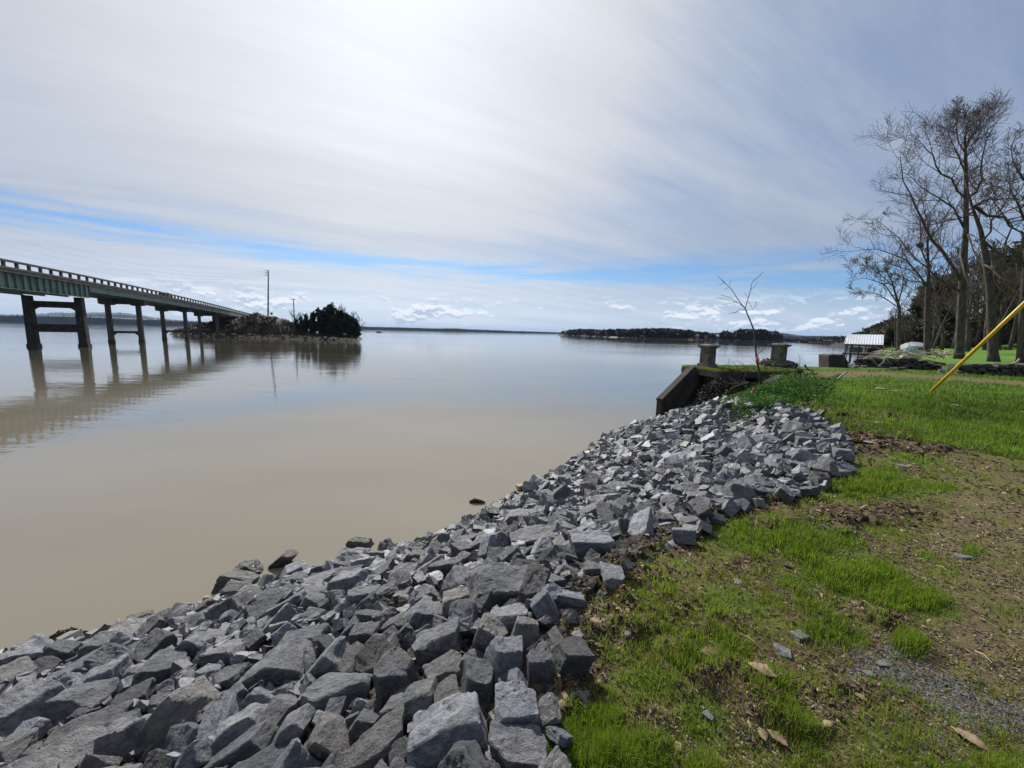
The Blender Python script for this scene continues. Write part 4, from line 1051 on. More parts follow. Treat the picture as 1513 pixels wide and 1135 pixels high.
def build_riprap():
    NV = 34; meshes = [rock_mesh(100 + i) for i in range(NV)]; low = [rock_arr(300 + i) for i in range(24)]; mid = [rock_arr(400 + i, .16, .016) for i in range(20)]
    rnd = random.Random(21)
    # (px, py, long px, short px, angle deg, tone, label)
    HERO = [
     (40, 1067, 88, 80, 0, 1.25, 'large pale-topped block with a bluish face in the bottom left corner'), (119, 1047, 88, 55, 5, .75, 'dark gable-shaped rock right of the pale corner block'),
     (123, 1095, 100, 46, 8, .62, 'dark jagged shard under the gable-shaped rock, bottom left'), (95, 1128, 140, 44, 5, 1.0, 'long flat slab along the bottom edge at left'),
     (186, 1104, 58, 78, 10, 1.25, 'light ribbed rock at the bottom between two slabs'), (262, 1070, 128, 62, 50, 1.05, 'big flat tilted slab strewn with small gravel, lower left'),
     (157, 1013, 60, 60, 20, 1.35, 'pale veined rock with a cream stone wedged at its right'), (234, 999, 78, 56, 45, .72, 'dark bluish block above the gravel-strewn slab'),
     (103, 1001, 100, 34, 24, .95, 'long tilted slab above the gable-shaped rock'), (194, 944, 102, 28, 4, 1.35, 'long pale slab lying level near the water at left'),
     (18, 983, 52, 38, -5, 1.05, 'grey block cut by the left edge'), (46, 972, 42, 46, -30, 1.5, 'near-white smooth rock by the left edge'), (155, 962, 48, 42, 0, .85, 'grey cube-like rock under the long pale slab'),
     (281, 967, 64, 44, 42, 1.15, 'light rough rock between dark ones, left of centre'), (252, 1017, 68, 20, 42, .7, 'narrow dark blade of rock beside the bluish block'),
     (415, 989, 98, 56, 33, 1.05, 'rounded grey rock left of the long pale finger stone'), (476, 993, 112, 36, 50, 1.4, 'long pale finger-shaped stone pointing up right'),
     (498, 1029, 112, 50, 12, .95, 'bluish hump-backed rock under the pale finger stone'), (454, 951, 70, 36, 12, .9, 'grey wedge above the rounded rock'), (341, 970, 84, 38, 15, 1.1, 'rough light rock with a small stone on it'),
     (337, 1010, 68, 36, 22, .75, 'dark smooth rock above the pale triangular slab'), (365, 1078, 100, 54, 26, 1.5, 'bright triangular slab near the bottom'), (353, 1119, 96, 44, 33, .8, 'dark tapering rock under the bright triangular slab'),
     (421, 1100, 96, 40, 66, 1.35, 'pale upright pillar of stone at the bottom edge'), (486, 1102, 76, 66, 60, .95, 'rough rock covered in gravel at the bottom'), (552, 1116, 108, 52, 20, .72, 'brownish dark rock at the bottom, left of the widest pale one'),
     (541, 1078, 46, 44, 0, .8, 'small blue-grey rock above the brownish one'), (542, 948, 44, 46, 0, .62, 'dark rounded rock beside loose gravel'), (518, 938, 50, 28, 55, .75, 'dark leaning rock left of the rounded one'),
     (589, 1014, 60, 84, 10, .62, 'tall dark blue rock face left of the pyramid rock'), (612, 1049, 76, 54, 20, 1.0, 'grey pyramid-shaped rock in the middle foreground'), (667, 1100, 118, 92, 25, 1.45, 'widest pale rock at the bottom centre'),
     (764, 1060, 66, 76, 5, 1.45, 'bright pointed rock beside the grass'), (764, 1116, 88, 54, -5, 1.25, 'flat-topped pale rock at the bottom beside the grass'), (709, 1022, 64, 64, -20, .75, 'dark rock with a light upper rim behind the widest pale one'),
     (659, 1003, 66, 48, 20, .95, 'purplish grey rock in the middle foreground'), (746, 987, 58, 70, -10, 1.25, 'bluish crumpled-faced rock near the grass edge'), (722, 952, 56, 60, -30, 1.05, 'brown-grey pitted rock behind the crumpled one'),
     (778, 944, 46, 52, -10, 1.15, 'bluish block with a ridge, near the soil edge'), (798, 990, 44, 64, 5, .75, 'dark upright rock where the riprap meets the grass'), (651, 958, 76, 56, 22, 1.0, 'broad grey rock with a cracked top'),
     (624, 917, 74, 46, 40, 1.05, 'tilted rock with soil on top, left of the big dark one'), (677, 896, 54, 42, 10, 1.4, 'pale rounded rock left of the big dark one'), (741, 873, 102, 56, -14, .78, 'biggest dark blocky rock in mid bank'),
     (750, 920, 70, 38, 10, 1.5, 'pale rock directly below the biggest dark one'), (874, 811, 70, 44, -3, 1.45, 'large pale-topped boulder at the soil edge'), (788, 803, 70, 40, 5, .95, 'wide grey rock left of the pale-topped boulder'),
     (760, 832, 42, 42, 40, .85, 'striped dark egg-shaped rock'), (660, 846, 54, 36, 10, .62, 'dark rough rock in mid bank'), (615, 832, 40, 36, 0, .58, 'black rock below the tuft of green weed'), (769, 771, 62, 34, 8, .95, 'flat grey slab in mid bank'),
     (834, 790, 50, 36, -20, 1.25, 'light bluish rock behind the pale-topped boulder'), (810, 909, 64, 36, -60, 1.2, 'pale upright slab beside the brown soil'), (841, 887, 54, 22, -8, 1.55, 'whitish low rock half sunk in brown soil'),
     (881, 845, 36, 22, 10, .95, 'small grey rock sunk in soil under the pale-topped boulder'), (897, 742, 44, 24, 5, 1.6, 'whitest rock in the middle of the bank'), (877, 763, 34, 30, 30, 1.15, 'leaning grey rock under the whitest one'),
     (1041, 722, 42, 34, -20, 1.2, 'large square-faced block on the farther bank'), (914, 722, 56, 14, -3, .7, 'long dark slab on the farther bank'), (1034, 692, 30, 24, 0, 1.2, 'light block on the farther bank above the square-faced one'),
     (1183, 676, 40, 26, 10, 1.15, 'broad flat slab at the right end of the riprap'), (1219, 678, 26, 13, -5, 1.9, 'white flat stone at the right edge of the riprap'), (1229, 715, 28, 12, 0, 1.35, 'outlying grey slab in the grass right of the riprap'),
     (1004, 792, 24, 18, -10, 1.9, 'small white rock at the lower edge of the farther riprap'), (1020, 775, 32, 20, 0, 1.3, 'light grey rock above the small white one'),
     (353, 862, 54, 28, -8, .62, 'dark flat-topped rock by the waterline, left centre'), (340, 910, 60, 50, 30, 1.0, 'pitted square block left of centre'), (423, 905, 66, 36, 28, .95, 'bluish tilted slab left of centre'), (392, 893, 44, 38, 40, .9, 'grey cube rock between the pitted block and the tilted slab'),
     (464, 897, 46, 32, -20, .95, 'grey rock right of the bluish tilted slab'), (534, 891, 50, 38, 0, 1.0, 'veined rounded rock above loose gravel'), (532, 827, 34, 30, 0, 1.25, 'light veined rock near the waterline'), (532, 806, 40, 16, 0, .55, 'low black rock at the very waterline'),
     (464, 849, 34, 24, 0, 1.0, 'squarish grey rock at the water, left centre'), (479, 860, 54, 20, 10, 1.4, 'pale smooth rock below the squarish one'), (367, 842, 42, 22, 10, .9, 'grey low rock at the waterline, left centre'), (416, 831, 44, 18, 42, .58, 'black pointed stone sticking up at the waterline'),
     (430, 866, 46, 28, 35, 1.1, 'light grey split rock left of the pale smooth one'), (474, 880, 54, 22, 0, .8, 'long dark purplish rock under the pale smooth one'), (558, 856, 66, 20, 38, .75, 'dark blade leaning up right, centre left'),
     (1130, 655, 34, 22, 0, 1.3, 'light block amid the farther riprap'), (1170, 610, 30, 14, 0, 1.0, 'flat slab at the far top of the riprap'), (1120, 603, 34, 16, 5, 1.25, 'light slab crowning the far top of the riprap'), (1020, 640, 20, 12, 0, 1.3, 'small pale rock below the concrete wing wall'),
     (705, 815, 40, 30, 30, 1.0, 'grey rock in mid bank above the biggest dark one'), (690, 830, 36, 26, 0, .8, 'squat dark rock above the biggest dark one'), (570, 880, 44, 26, 20, .9, 'grey chunk right of the veined rounded rock'), (585, 930, 44, 30, 30, .85, 'grey chunk beside the tilted rock with soil on top'),
     (960, 760, 30, 20, 0, .8, 'dark rock at the foot of the farther riprap'), (985, 770, 34, 22, -15, .75, 'dark sloping rock at the foot of the farther riprap'), (1100, 700, 34, 20, 0, 1.1, 'grey angular rock right of the square-faced block'), (290, 925, 44, 34, 20, .8, 'dark triangular rock near the water left of centre'),
     (230, 925, 46, 36, 20, .8, 'dark grey rock near the water right of the long pale slab'), (320, 1045, 44, 30, 30, .9, 'grey rock between the tilted slab and the bright triangular slab')]
    G = 'grey riprap rocks on the lake bank'; recs = []; placed = []
    used = []
    base = np.array((.122, .124, .131))
    def add_obj(i, loc, Rm, dims, tone, label, mi):
        o = bpy.data.objects.new('riprap_rock', meshes[mi]); C.objects.link(o)
        o.matrix_world = Matrix.Translation(Vector(loc)) @ Rm.to_4x4() @ Matrix.Diagonal((*dims, 1))
        warm = rnd.choice((-.03, -.02, .0, .0, .03, .08)) + rnd.uniform(-.03, .03); c = base * tone; o.color = (c[0] * (1 + warm), c[1], c[2] * (1 - warm), 1)
        tag(o, label, 'rock', G); return o
    acc = []   # x, y, radius
    for k, (px, py, a, b, ang, tone, lab) in enumerate(HERO):
        q, t = hit(px, py + b * .25); dep = t  # depth along the camera axis equals t
        k_ = dep / FPX; L, S = a * k_ * 1.02, b * k_ * 1.02; Dp = (L + S) * .42
        ca, sa = math.cos(math.radians(ang)), math.sin(math.radians(ang))
        e1 = _R * ca + _U * sa; e2 = -_R * sa + _U * ca
        e3 = np.cross(e1, e2)
        Rm = Matrix((e1, e3, e2)).transposed()
        Rm = Rm @ Matrix.Rotation(rnd.uniform(-.2, .2), 3, 'X') @ Matrix.Rotation(rnd.uniform(-.25, .25), 3, 'Z')
        if rnd.random() < .5: Rm = Rm @ Matrix.Rotation(math.pi, 3, 'Z')
        q2 = hit(px, py)[0]; c = q2 * .55 + q * .45; c = c + np.array([0, 0, S * .18])
        r = ray(px, py); r = r / np.linalg.norm(r); o3 = np.array([0, 0, H]); c = o3 + r * np.dot(c - o3, r)
        used.append(add_obj(k, c, Rm, (L, Dp, S), tone, lab, k % NV)); acc.append((c[0], c[1], (L + S) * .25))
    # random fill, big to small
    shape = np.array([(a[0], a[1]) for a in acc]); rad = np.array([a[2] for a in acc])
    N = 0; X0 = []; 
    fill = []
    for (lo, hi_, tries, fac) in ((.28, .40, 420, .92), (.19, .28, 3000, .74), (.12, .19, 12000, .70), (.065, .12, 34000, .66)):
        cand = []
        rr = np.random.default_rng(int(lo * 1000))
        cx_ = rr.uniform(-13, 9.5, tries * 3); cy_ = rr.uniform(-1.5, 19.2, tries * 3)
        P = np.stack([cx_, cy_], 1); dT = poly_sd(P, T_POLY); dW = poly_sd(P, W_POLY)
        ok = (dT > -.12 + lo * .3) & (dW < -lo * .9)
        ok &= ~((cx_ > 6.6) & (cy_ > 10.0) & (dT < 1.3))           # ground beside the old abutment
        soilb = ellmask(cx_, cy_, [E(940, 800, 60, 35), E(870, 880, 30, 40)]) > .5
        ok &= ~soilb | (dT > .4)
        P = P[ok][:tries]; grid_px = np.array(shape); grid_r = np.array(rad)
        s = rr.uniform(lo, hi_, len(P)); keep_x = list(map(tuple, shape)); keep_r = list(rad)
        # cell hash
        cell = {}
        def put(x, y, r_):
            cell.setdefault((int(x // .5), int(y // .5)), []).append((x, y, r_))
        for (x, y), r_ in zip(keep_x, keep_r): put(x, y, r_)
        for (x, y), sz in zip(P, s):
            r_ = sz * .5; i, j = int(x // .5), int(y // .5); good = True
            for a in (-1, 0, 1):
                for b in (-1, 0, 1):
                    for (u, v, r2) in cell.get((i + a, j + b), ()):
                        if (u - x) ** 2 + (v - y) ** 2 < ((r_ + r2) * fac) ** 2: good = False; break
                    if not good: break
                if not good: break
            if good:
                if lo < .25 and math.hypot(x, y) < 6 and rr.random() < .30: continue
                put(x, y, r_); keep_x.append((x, y)); keep_r.append(r_); fill.append((x, y, sz))
        shape = np.array(keep_x); rad = np.array(keep_r)
    FA = np.array(fill); z = land(FA[:, 0], FA[:, 1], False)
    # screen size decides which become objects of their own
    c3 = np.stack([FA[:, 0], FA[:, 1], z - H], 1); dep = c3 @ _F; u = (c3 @ _R) / np.maximum(dep, .05); v = (c3 @ _U) / np.maximum(dep, .05)
    vis = (dep > .3) & (np.abs(u) < 1.45) & (np.abs(v) < 1.22); size = np.where(vis, FA[:, 2] / np.maximum(dep, .3), 0)
    order = np.argsort(-size); nind = 300 - len(HERO); ind = set(order[:nind].tolist()); order_pos = np.empty(len(order), int); order_pos[order] = np.arange(len(order))
    VV = []; FF = []; TT = []; off = 0; r2 = np.random.default_rng(77)
    heroes = [(h[0], h[1], h[6]) for h in HERO]; seen = {}
    def short(l):
        l = l.split(', ')[0].split(' '); 
        if len(l) > 7:
            cuts = [i for i, w_ in enumerate(l) if w_ in ('in', 'at', 'near', 'by', 'with', 'under', 'above', 'below', 'behind', 'beside', 'right', 'left', 'amid', 'between', 'among', 'on', 'of', 'to', 'lying', 'covered', 'strewn', 'pointing', 'cut', 'half', 'sticking', 'directly', 'where') and 2 <= i <= 7]
            l = l[:cuts[-1]] if cuts else l[:7]
        return ' '.join(l)
    def rel_label(px, py, tone, d):
        ds = sorted(heroes, key=lambda h: (h[0] - px) ** 2 + (h[1] - py) ** 2)
        tw = 'pale' if tone > 1.22 else ('dark' if tone < .82 else 'grey')
        sw = 'flat' if d[2] < d[0] * .5 else 'blocky'
        if py > 1230 or px < -70: return zone(px, py)
        for h in ds[:7]:
            dx, dy = px - h[0], py - h[1]; rl = ('right of' if dx > 0 else 'left of') if abs(dx) > abs(dy) else ('below' if dy > 0 else 'just above')
            l = '%s %s rock %s the %s' % (sw, tw, rl, short(h[2]))
            if l not in seen and len(l.split()) <= 16: seen[l] = 1; return l
        return zone(px, py)
    def zone(px, py):
        if px > 980 and py < 760: return 'grey angular rock amid the farther riprap near the concrete wing wall'
        if py < 800: return 'grey angular rock in the middle stretch of the riprap bank'
        if px < 300: return 'dark angular rock in the left foreground of the riprap bank'
        return 'grey angular rock in the near foreground of the riprap bank'
    for i, (x, y, s) in sorted(enumerate(fill), key=lambda q: order_pos[q[0]]):
        d = (s * rnd.uniform(.95, 1.3), s * rnd.uniform(.7, 1.0), s * rnd.uniform(.45, .8))
        Rm = (Matrix.Rotation(rnd.uniform(0, 6.28), 3, 'Z') @ Matrix.Rotation(rnd.gauss(0, .5), 3, 'X') @ Matrix.Rotation(rnd.gauss(0, .45), 3, 'Y'))
        tone = max(.45, min(2.1, rnd.gauss(1.0, .42)))
        zz = z[i] + d[2] * rnd.uniform(.1, .42) + (.05 if s < .24 and rnd.random() < .4 else 0)
        if i in ind:
            px = CX + u[i] * FPX; py = CY - v[i] * FPX
            add_obj(i, (x, y, zz), Rm, d, tone, rel_label(px, py, tone, d), rnd.randrange(NV))
        else:
            V0, F0 = (mid if s / max(.5, math.hypot(x, y)) > .035 else low)[rnd.randrange(20)]; A = np.array(Rm) @ np.diag(d); W = V0 @ A.T + np.array((x, y, zz))
            VV.append(W); FF.append(F0 + off); off += len(W); TT.append(np.repeat((base * tone * (1.0 if s > .2 else .85))[None, :], len(W), 0))
    V = np.concatenate(VV); F = np.concatenate(FF); T = np.concatenate(TT)
    tag(link('riprap', np_mesh('riprap', V, F, False, {'tone': T}), M['rock_mass']), 'grey broken riprap stones covering the bank between the larger rocks', 'riprap', kind='stuff')
    # gravel and fines between the stones
    n = 260000; r = np.random.default_rng(9)
    x = r.uniform(-11, 9, n); y = r.uniform(-1, 17, n)
    k = r.random(n) < np.clip(9 / (x * x + y * y + 1), 0.03, 1) ; x = x[k]; y = y[k]
    dT = poly_sd(np.stack([x, y], 1), T_POLY); dW = poly_sd(np.stack([x, y], 1), W_POLY); k = (dT > -.1) & (dW < .1); x = x[k]; y = y[k]
    chip_mesh('bank_gravel', x, y, land(x, y, False) + .01, r.uniform(.007, .042, len(x)) , [(.06, .06, .065), (.11, .11, .115), (.04, .04, .042), (.10, .075, .05)], M['chips'], 'dark gravel and fines lodged between the riprap rocks', 'gravel')
    return FA

OCT_F = np.array([(0, 2, 4), (2, 1, 4), (1, 3, 4), (3, 0, 4), (2, 0, 5), (1, 2, 5), (3, 1, 5), (0, 3, 5)])
def chip_mesh(name, x, y, z, s, palette, mat, label, cat, flat=.5, long=1.6):
    n = len(x); r = np.random.default_rng(n)
    B = np.array([(-1, 0, 0), (1, 0, 0), (0, -1, 0), (0, 1, 0), (0, 0, 1), (0, 0, -1)], float)
    Vv = B[None] * (1 + .45 * (r.random((n, 6, 1)) - .5)); Vv = Vv + (r.random((n, 6, 3)) - .5) * .5
    sc = np.stack([s * r.uniform(.8, long, n), s * r.uniform(.5, 1, n), s * r.uniform(flat * .6, flat * 1.3, n)], 1); Vv = Vv * sc[:, None, :]
    a = r.random(n) * 6.283; tl = r.normal(0, .35, n)
    ct, st = np.cos(tl), np.sin(tl); X = Vv[..., 0] * ct[:, None] - Vv[..., 2] * st[:, None]; Z = Vv[..., 0] * st[:, None] + Vv[..., 2] * ct[:, None]; Y = Vv[..., 1]
    ca, sa = np.cos(a)[:, None], np.sin(a)[:, None]
    P = np.stack([X * ca - Y * sa + x[:, None], X * sa + Y * ca + y[:, None], Z + (z + s * .25)[:, None]], -1).reshape(-1, 3)
    F = (OCT_F[None] + (np.arange(n) * 6)[:, None, None]).reshape(-1, 3)
    pal = np.array(palette); col = pal[r.integers(0, len(pal), n)] * r.uniform(.7, 1.25, (n, 1)); T = np.repeat(col, 6, 0)
    return tag(link(name, np_mesh(name, P, F, False, {'tone': T}), mat), label, cat, kind='stuff')
build_riprap()

# ---------------------------------------------------------------- grass, soil litter
def screen_samples(n, r, zref=BANK):
    """points on the lawn, spread so that they are about as dense near as far in view; continues past both sides of the view"""
    px = r.uniform(760, 1650, n); yb = 1290; py = r.uniform(548, yb, n)
    R0 = _F[None] + _R[None] * ((px - CX) / FPX)[:, None] - _U[None] * ((py - CY) / FPX)[:, None]
    k = R0[:, 2] < -.02; R0 = R0[k]; t = (zref - H) / R0[:, 2]; return R0[:, 0] * t, R0[:, 1] * t, t

def build_grass():
    r = np.random.default_rng(31)
    x, y, t = screen_samples(780000, r)
    P = np.stack([x, y], 1); dT = poly_sd(P, T_POLY); lush = ellmask(x, y, LUSH); clod = ellmask(x, y, CLOD); dirt = np.maximum(ellmask(x, y, DIRT), road_mask(x, y)); gr = ellmask(x, y, GRAVEL)
    rr = np.hypot(x, y); far = sstep(rr, 8.2, 9.6)
    tuft = fbm(x * 4.2, y * 4.2, 6., 3); tuft2 = fbm(x * 14, y * 14, 2., 2)
    dens = .46 * sstep(tuft, .42, .62) * sstep(tuft2, .32, .60) + .08
    dens = np.maximum(dens, np.clip(lush * 1.1 - .15, 0, 1) * (.45 + .6 * sstep(tuft2, .3, .6))) * (1 - .72 * clod) * (1 - .9 * dirt * (1 - lush)) * (1 - .8 * gr)
    dens = np.maximum(dens, .015)
    rd = road_mask(x, y)
    dens = np.where(far > .5, np.maximum(dens, .8) * (1 - rd * .95), dens)
    dens *= (dT < -.02); dens = dens * (rr < 60)
    bare = E(1340, 577, 60, 5, 1); dens *= 1 - .7 * ellmask(x, y, [bare])
    k = r.random(len(x)) < dens * .62; x, y, t, lush, far, clod = x[k], y[k], t[k], lush[k], far[k], clod[k]; n = len(x)
    z = land(x, y) - .004
    h = np.where(far > .5, r.uniform(.05, .14, n), r.uniform(.018, .042, n) + (lush > .55) * r.uniform(.015, .050, n) * np.clip(lush, 0, 1))
    tf = sstep(fbm(x * 5, y * 5, 11., 2), .5, .68); h = h + tf * .035 * (far < .5)
    wd = np.clip(t * .00085, .0011, .03) * r.uniform(.7, 1.3, n)
    a = r.random(n) * 6.283; lean = np.abs(r.normal(.30, .28, n)); la = r.random(n) * 6.283
    sx, sy = np.cos(a) * wd, np.sin(a) * wd; lx, ly = np.cos(la) * lean * h, np.sin(la) * lean * h
    b = np.stack([x, y, z], 1); s = np.stack([sx, sy, 0 * sx], 1)
    mid = b + np.stack([lx * .35, ly * .35, h * .55], 1); tip = b + np.stack([lx, ly, h * (1 - .25 * lean)], 1)
    V = np.stack([b - s, b + s, mid + s * .8, mid - s * .8, tip], 1).reshape(-1, 3)
    F = (np.array([(0, 1, 2), (0, 2, 3), (3, 2, 4)])[None] + (np.arange(n) * 5)[:, None, None]).reshape(-1, 3)
    f = fbm(x * 2.1, y * 2.1, 9.)
    g1 = np.array((.105, .175, .020)); g2 = np.array((.175, .225, .032)); g3 = np.array((.26, .21, .09)); g4 = np.array((.055, .115, .018))
    w1 = r.random(n)[:, None]; col = g1 * (1 - w1) + g2 * w1; col = np.where(far[:, None] > .5, col * .55 + g4 * .45, col)
    dry = (r.random(n) < np.where(lush > .5, .03, .16)) & (far < .5); col = np.where(dry[:, None], g3, col)
    f2 = fbm(x * .9, y * .9, 19.); col = col * (.65 + .7 * f)[:, None] * np.where(far > .5, .35 + 1.2 * f2, 1)[:, None] * r.uniform(.75, 1.25, (n, 1))
    tag(link('grass', np_mesh('grass', V, F, False, {'tone': np.repeat(col, 5, 0)}), M['grass']), 'patchy green grass sprouting over the bank and lawn', 'grass', kind='stuff')
    print('grass blades', n)
    # litter: chips of bark, straw and soil crumbs
    x, y, t = screen_samples(240000, r); P = np.stack([x, y], 1); dT = poly_sd(P, T_POLY)
    clod = ellmask(x, y, CLOD); dirt = ellmask(x, y, DIRT); gr = ellmask(x, y, GRAVEL); lush = ellmask(x, y, LUSH)
    dens = .42 + .6 * clod + .10 * dirt; dens *= 1 - .7 * lush * (1 - clod); dens *= .35 + 1.0 * sstep(fbm(x * 6, y * 6, 1.), .40, .65)
    k = (r.random(len(x)) < dens * .55) & (dT < .15) & (np.hypot(x, y) < 11) & (gr < .5); x, y, t, clod_, dirt_ = x[k], y[k], t[k], clod[k], dirt[k]
    s = np.clip(t * .0024, .0032, .018) * r.uniform(.5, 1.9, len(x)) * (1 + .9 * clod_ * (r.random(len(x)) < .3))
    chip_mesh('soil_litter', x, y, land(x, y), s, [(.075, .050, .030), (.11, .075, .045), (.05, .036, .024), (.20, .145, .085), (.28, .22, .14), (.38, .30, .20), (.15, .105, .06), (.09, .066, .042), (.13, .11, .085)], M['chips'], 'brown soil crumbs, bark chips and dead plant litter over the bank top', 'litter', .45, 2.3)
    # slate gravel patches
    n = 70000; px = r.uniform(1225, 1580, n); py = r.uniform(930, 1110, n); R0 = _F[None] + _R[None] * ((px - CX) / FPX)[:, None] - _U[None] * ((py - CY) / FPX)[:, None]; t = (BANK - H) / R0[:, 2]; x, y = R0[:, 0] * t, R0[:, 1] * t
    gr = ellmask(x, y, GRAVEL) + .04; gr = gr * (.25 + sstep(fbm(x * 7, y * 7, 3.), .35, .62)); k = (r.random(len(x)) < gr * .55); x, y, t = x[k], y[k], t[k]
    s = np.clip(t * .0026, .003, .016) * r.uniform(.5, 1.9, len(x))
    chip_mesh('slate_gravel', x, y, land(x, y), s, [(.12, .12, .122), (.20, .20, .205), (.08, .078, .075), (.17, .13, .09), (.13, .10, .07)], M['chips'], 'patch of thin grey slate chips in the dirt at the lower right', 'gravel', .35, 2.0)
    # bigger clods
    x, y, t = screen_samples(30000, r); clod = ellmask(x, y, CLOD); P = np.stack([x, y], 1); dT = poly_sd(P, T_POLY)
    k = (r.random(len(x)) < clod * .55 * sstep(fbm(x * 5, y * 5, 4.), .42, .6)) & (dT < .6) & (np.hypot(x, y) < 11); x, y, t = x[k], y[k], t[k]
    chip_mesh('soil_clods', x, y, land(x, y) - .004, np.clip(t * .0075, .010, .060) * r.uniform(.5, 1.5, len(x)), [(.07, .047, .028), (.10, .068, .042), (.055, .040, .027)], M['chips'], 'lumps of turned brown soil along the riprap edge and lawn', 'soil', .8, 1.3)
build_grass()

# ---------------------------------------------------------------- old abutment with its two pillars
def frame_box(mb, c, sx, sy, z0, z1, ux, taper=1.0):
    uy = np.array([-ux[1], ux[0], 0.]); up = np.array([0, 0, 1.])
    lo = [np.array([c[0], c[1], z0]) + ux * a * sx / 2 + uy * b * sy / 2 for a, b in ((-1, -1), (1, -1), (1, 1), (-1, 1))]
    hi = [np.array([c[0], c[1], z1]) + ux * a * sx / 2 * taper + uy * b * sy / 2 * taper for a, b in ((-1, -1), (1, -1), (1, 1), (-1, 1))]
    mb.add(lo + hi, [(0, 3, 2, 1), (4, 5, 6, 7), (0, 1, 5, 4), (1, 2, 6, 5), (2, 3, 7, 6), (3, 0, 4, 7)])
def pillar(px, pyb, pyt, wpx, ang, label):
    g = at(px, pyb, BANK); Y = g[1]; zt = atY(px, pyt, Y)[2]; zb = BANK - .15; Hh = zt - zb
    w_ = wpx * Y / FPX * .80; ux = np.array([math.cos(ang), math.sin(ang), 0]); e = empty('stone_pillar', (g[0], g[1], zb), label, 'pillar', 'old concrete bridge-end pillars')
    def part(nm, s0, s1, f0, f1, tp=1.0, bev=.015):
        mb = MB(); frame_box(mb, g, s0 * w_, s0 * w_, zb + Hh * f0, zb + Hh * f1, ux, tp); return mb.obj(nm, M['concrete_old'], e, bevel=bev)
    part('plinth', 1.10, 0, 0, .24, .97, .03); part('plinth_step', .96, 0, .24, .34, .90, .02); part('shaft', .72, 0, .34, .86, .97)
    part('moulding', .80, 0, .855, .90, 1.08); part('cap', 1.02, 0, .90, .955, 1.0, .01); part('cap_top', .88, 0, .955, 1.0, .6, .01)
    uy = np.array([-ux[1], ux[0], 0.])
    for s_ in (-1, 1):       # raised panel frames on the two faces that show
        for nrm, tn in ((ux * s_, uy), (uy * s_, ux)):
            mb = MB(); c = np.array([g[0], g[1], 0]) + nrm * w_ * .355
            zc0, zc1 = zb + Hh * .42, zb + Hh * .80
            for zc in (zc0, zc1): mb.box(c + np.array([0, 0, zc]), (w_ * .56, .035, Hh * .05), [tn, nrm, (0, 0, 1)])
            for q in (-1, 1): mb.box(c + tn * q * w_ * .255 + np.array([0, 0, (zc0 + zc1) / 2]), (w_ * .07, .035, zc1 - zc0 - Hh * .05), [tn, nrm, (0, 0, 1)])
            mb.obj('panel_frame', M['concrete_old'], e)
    return g, zb, w_, ux
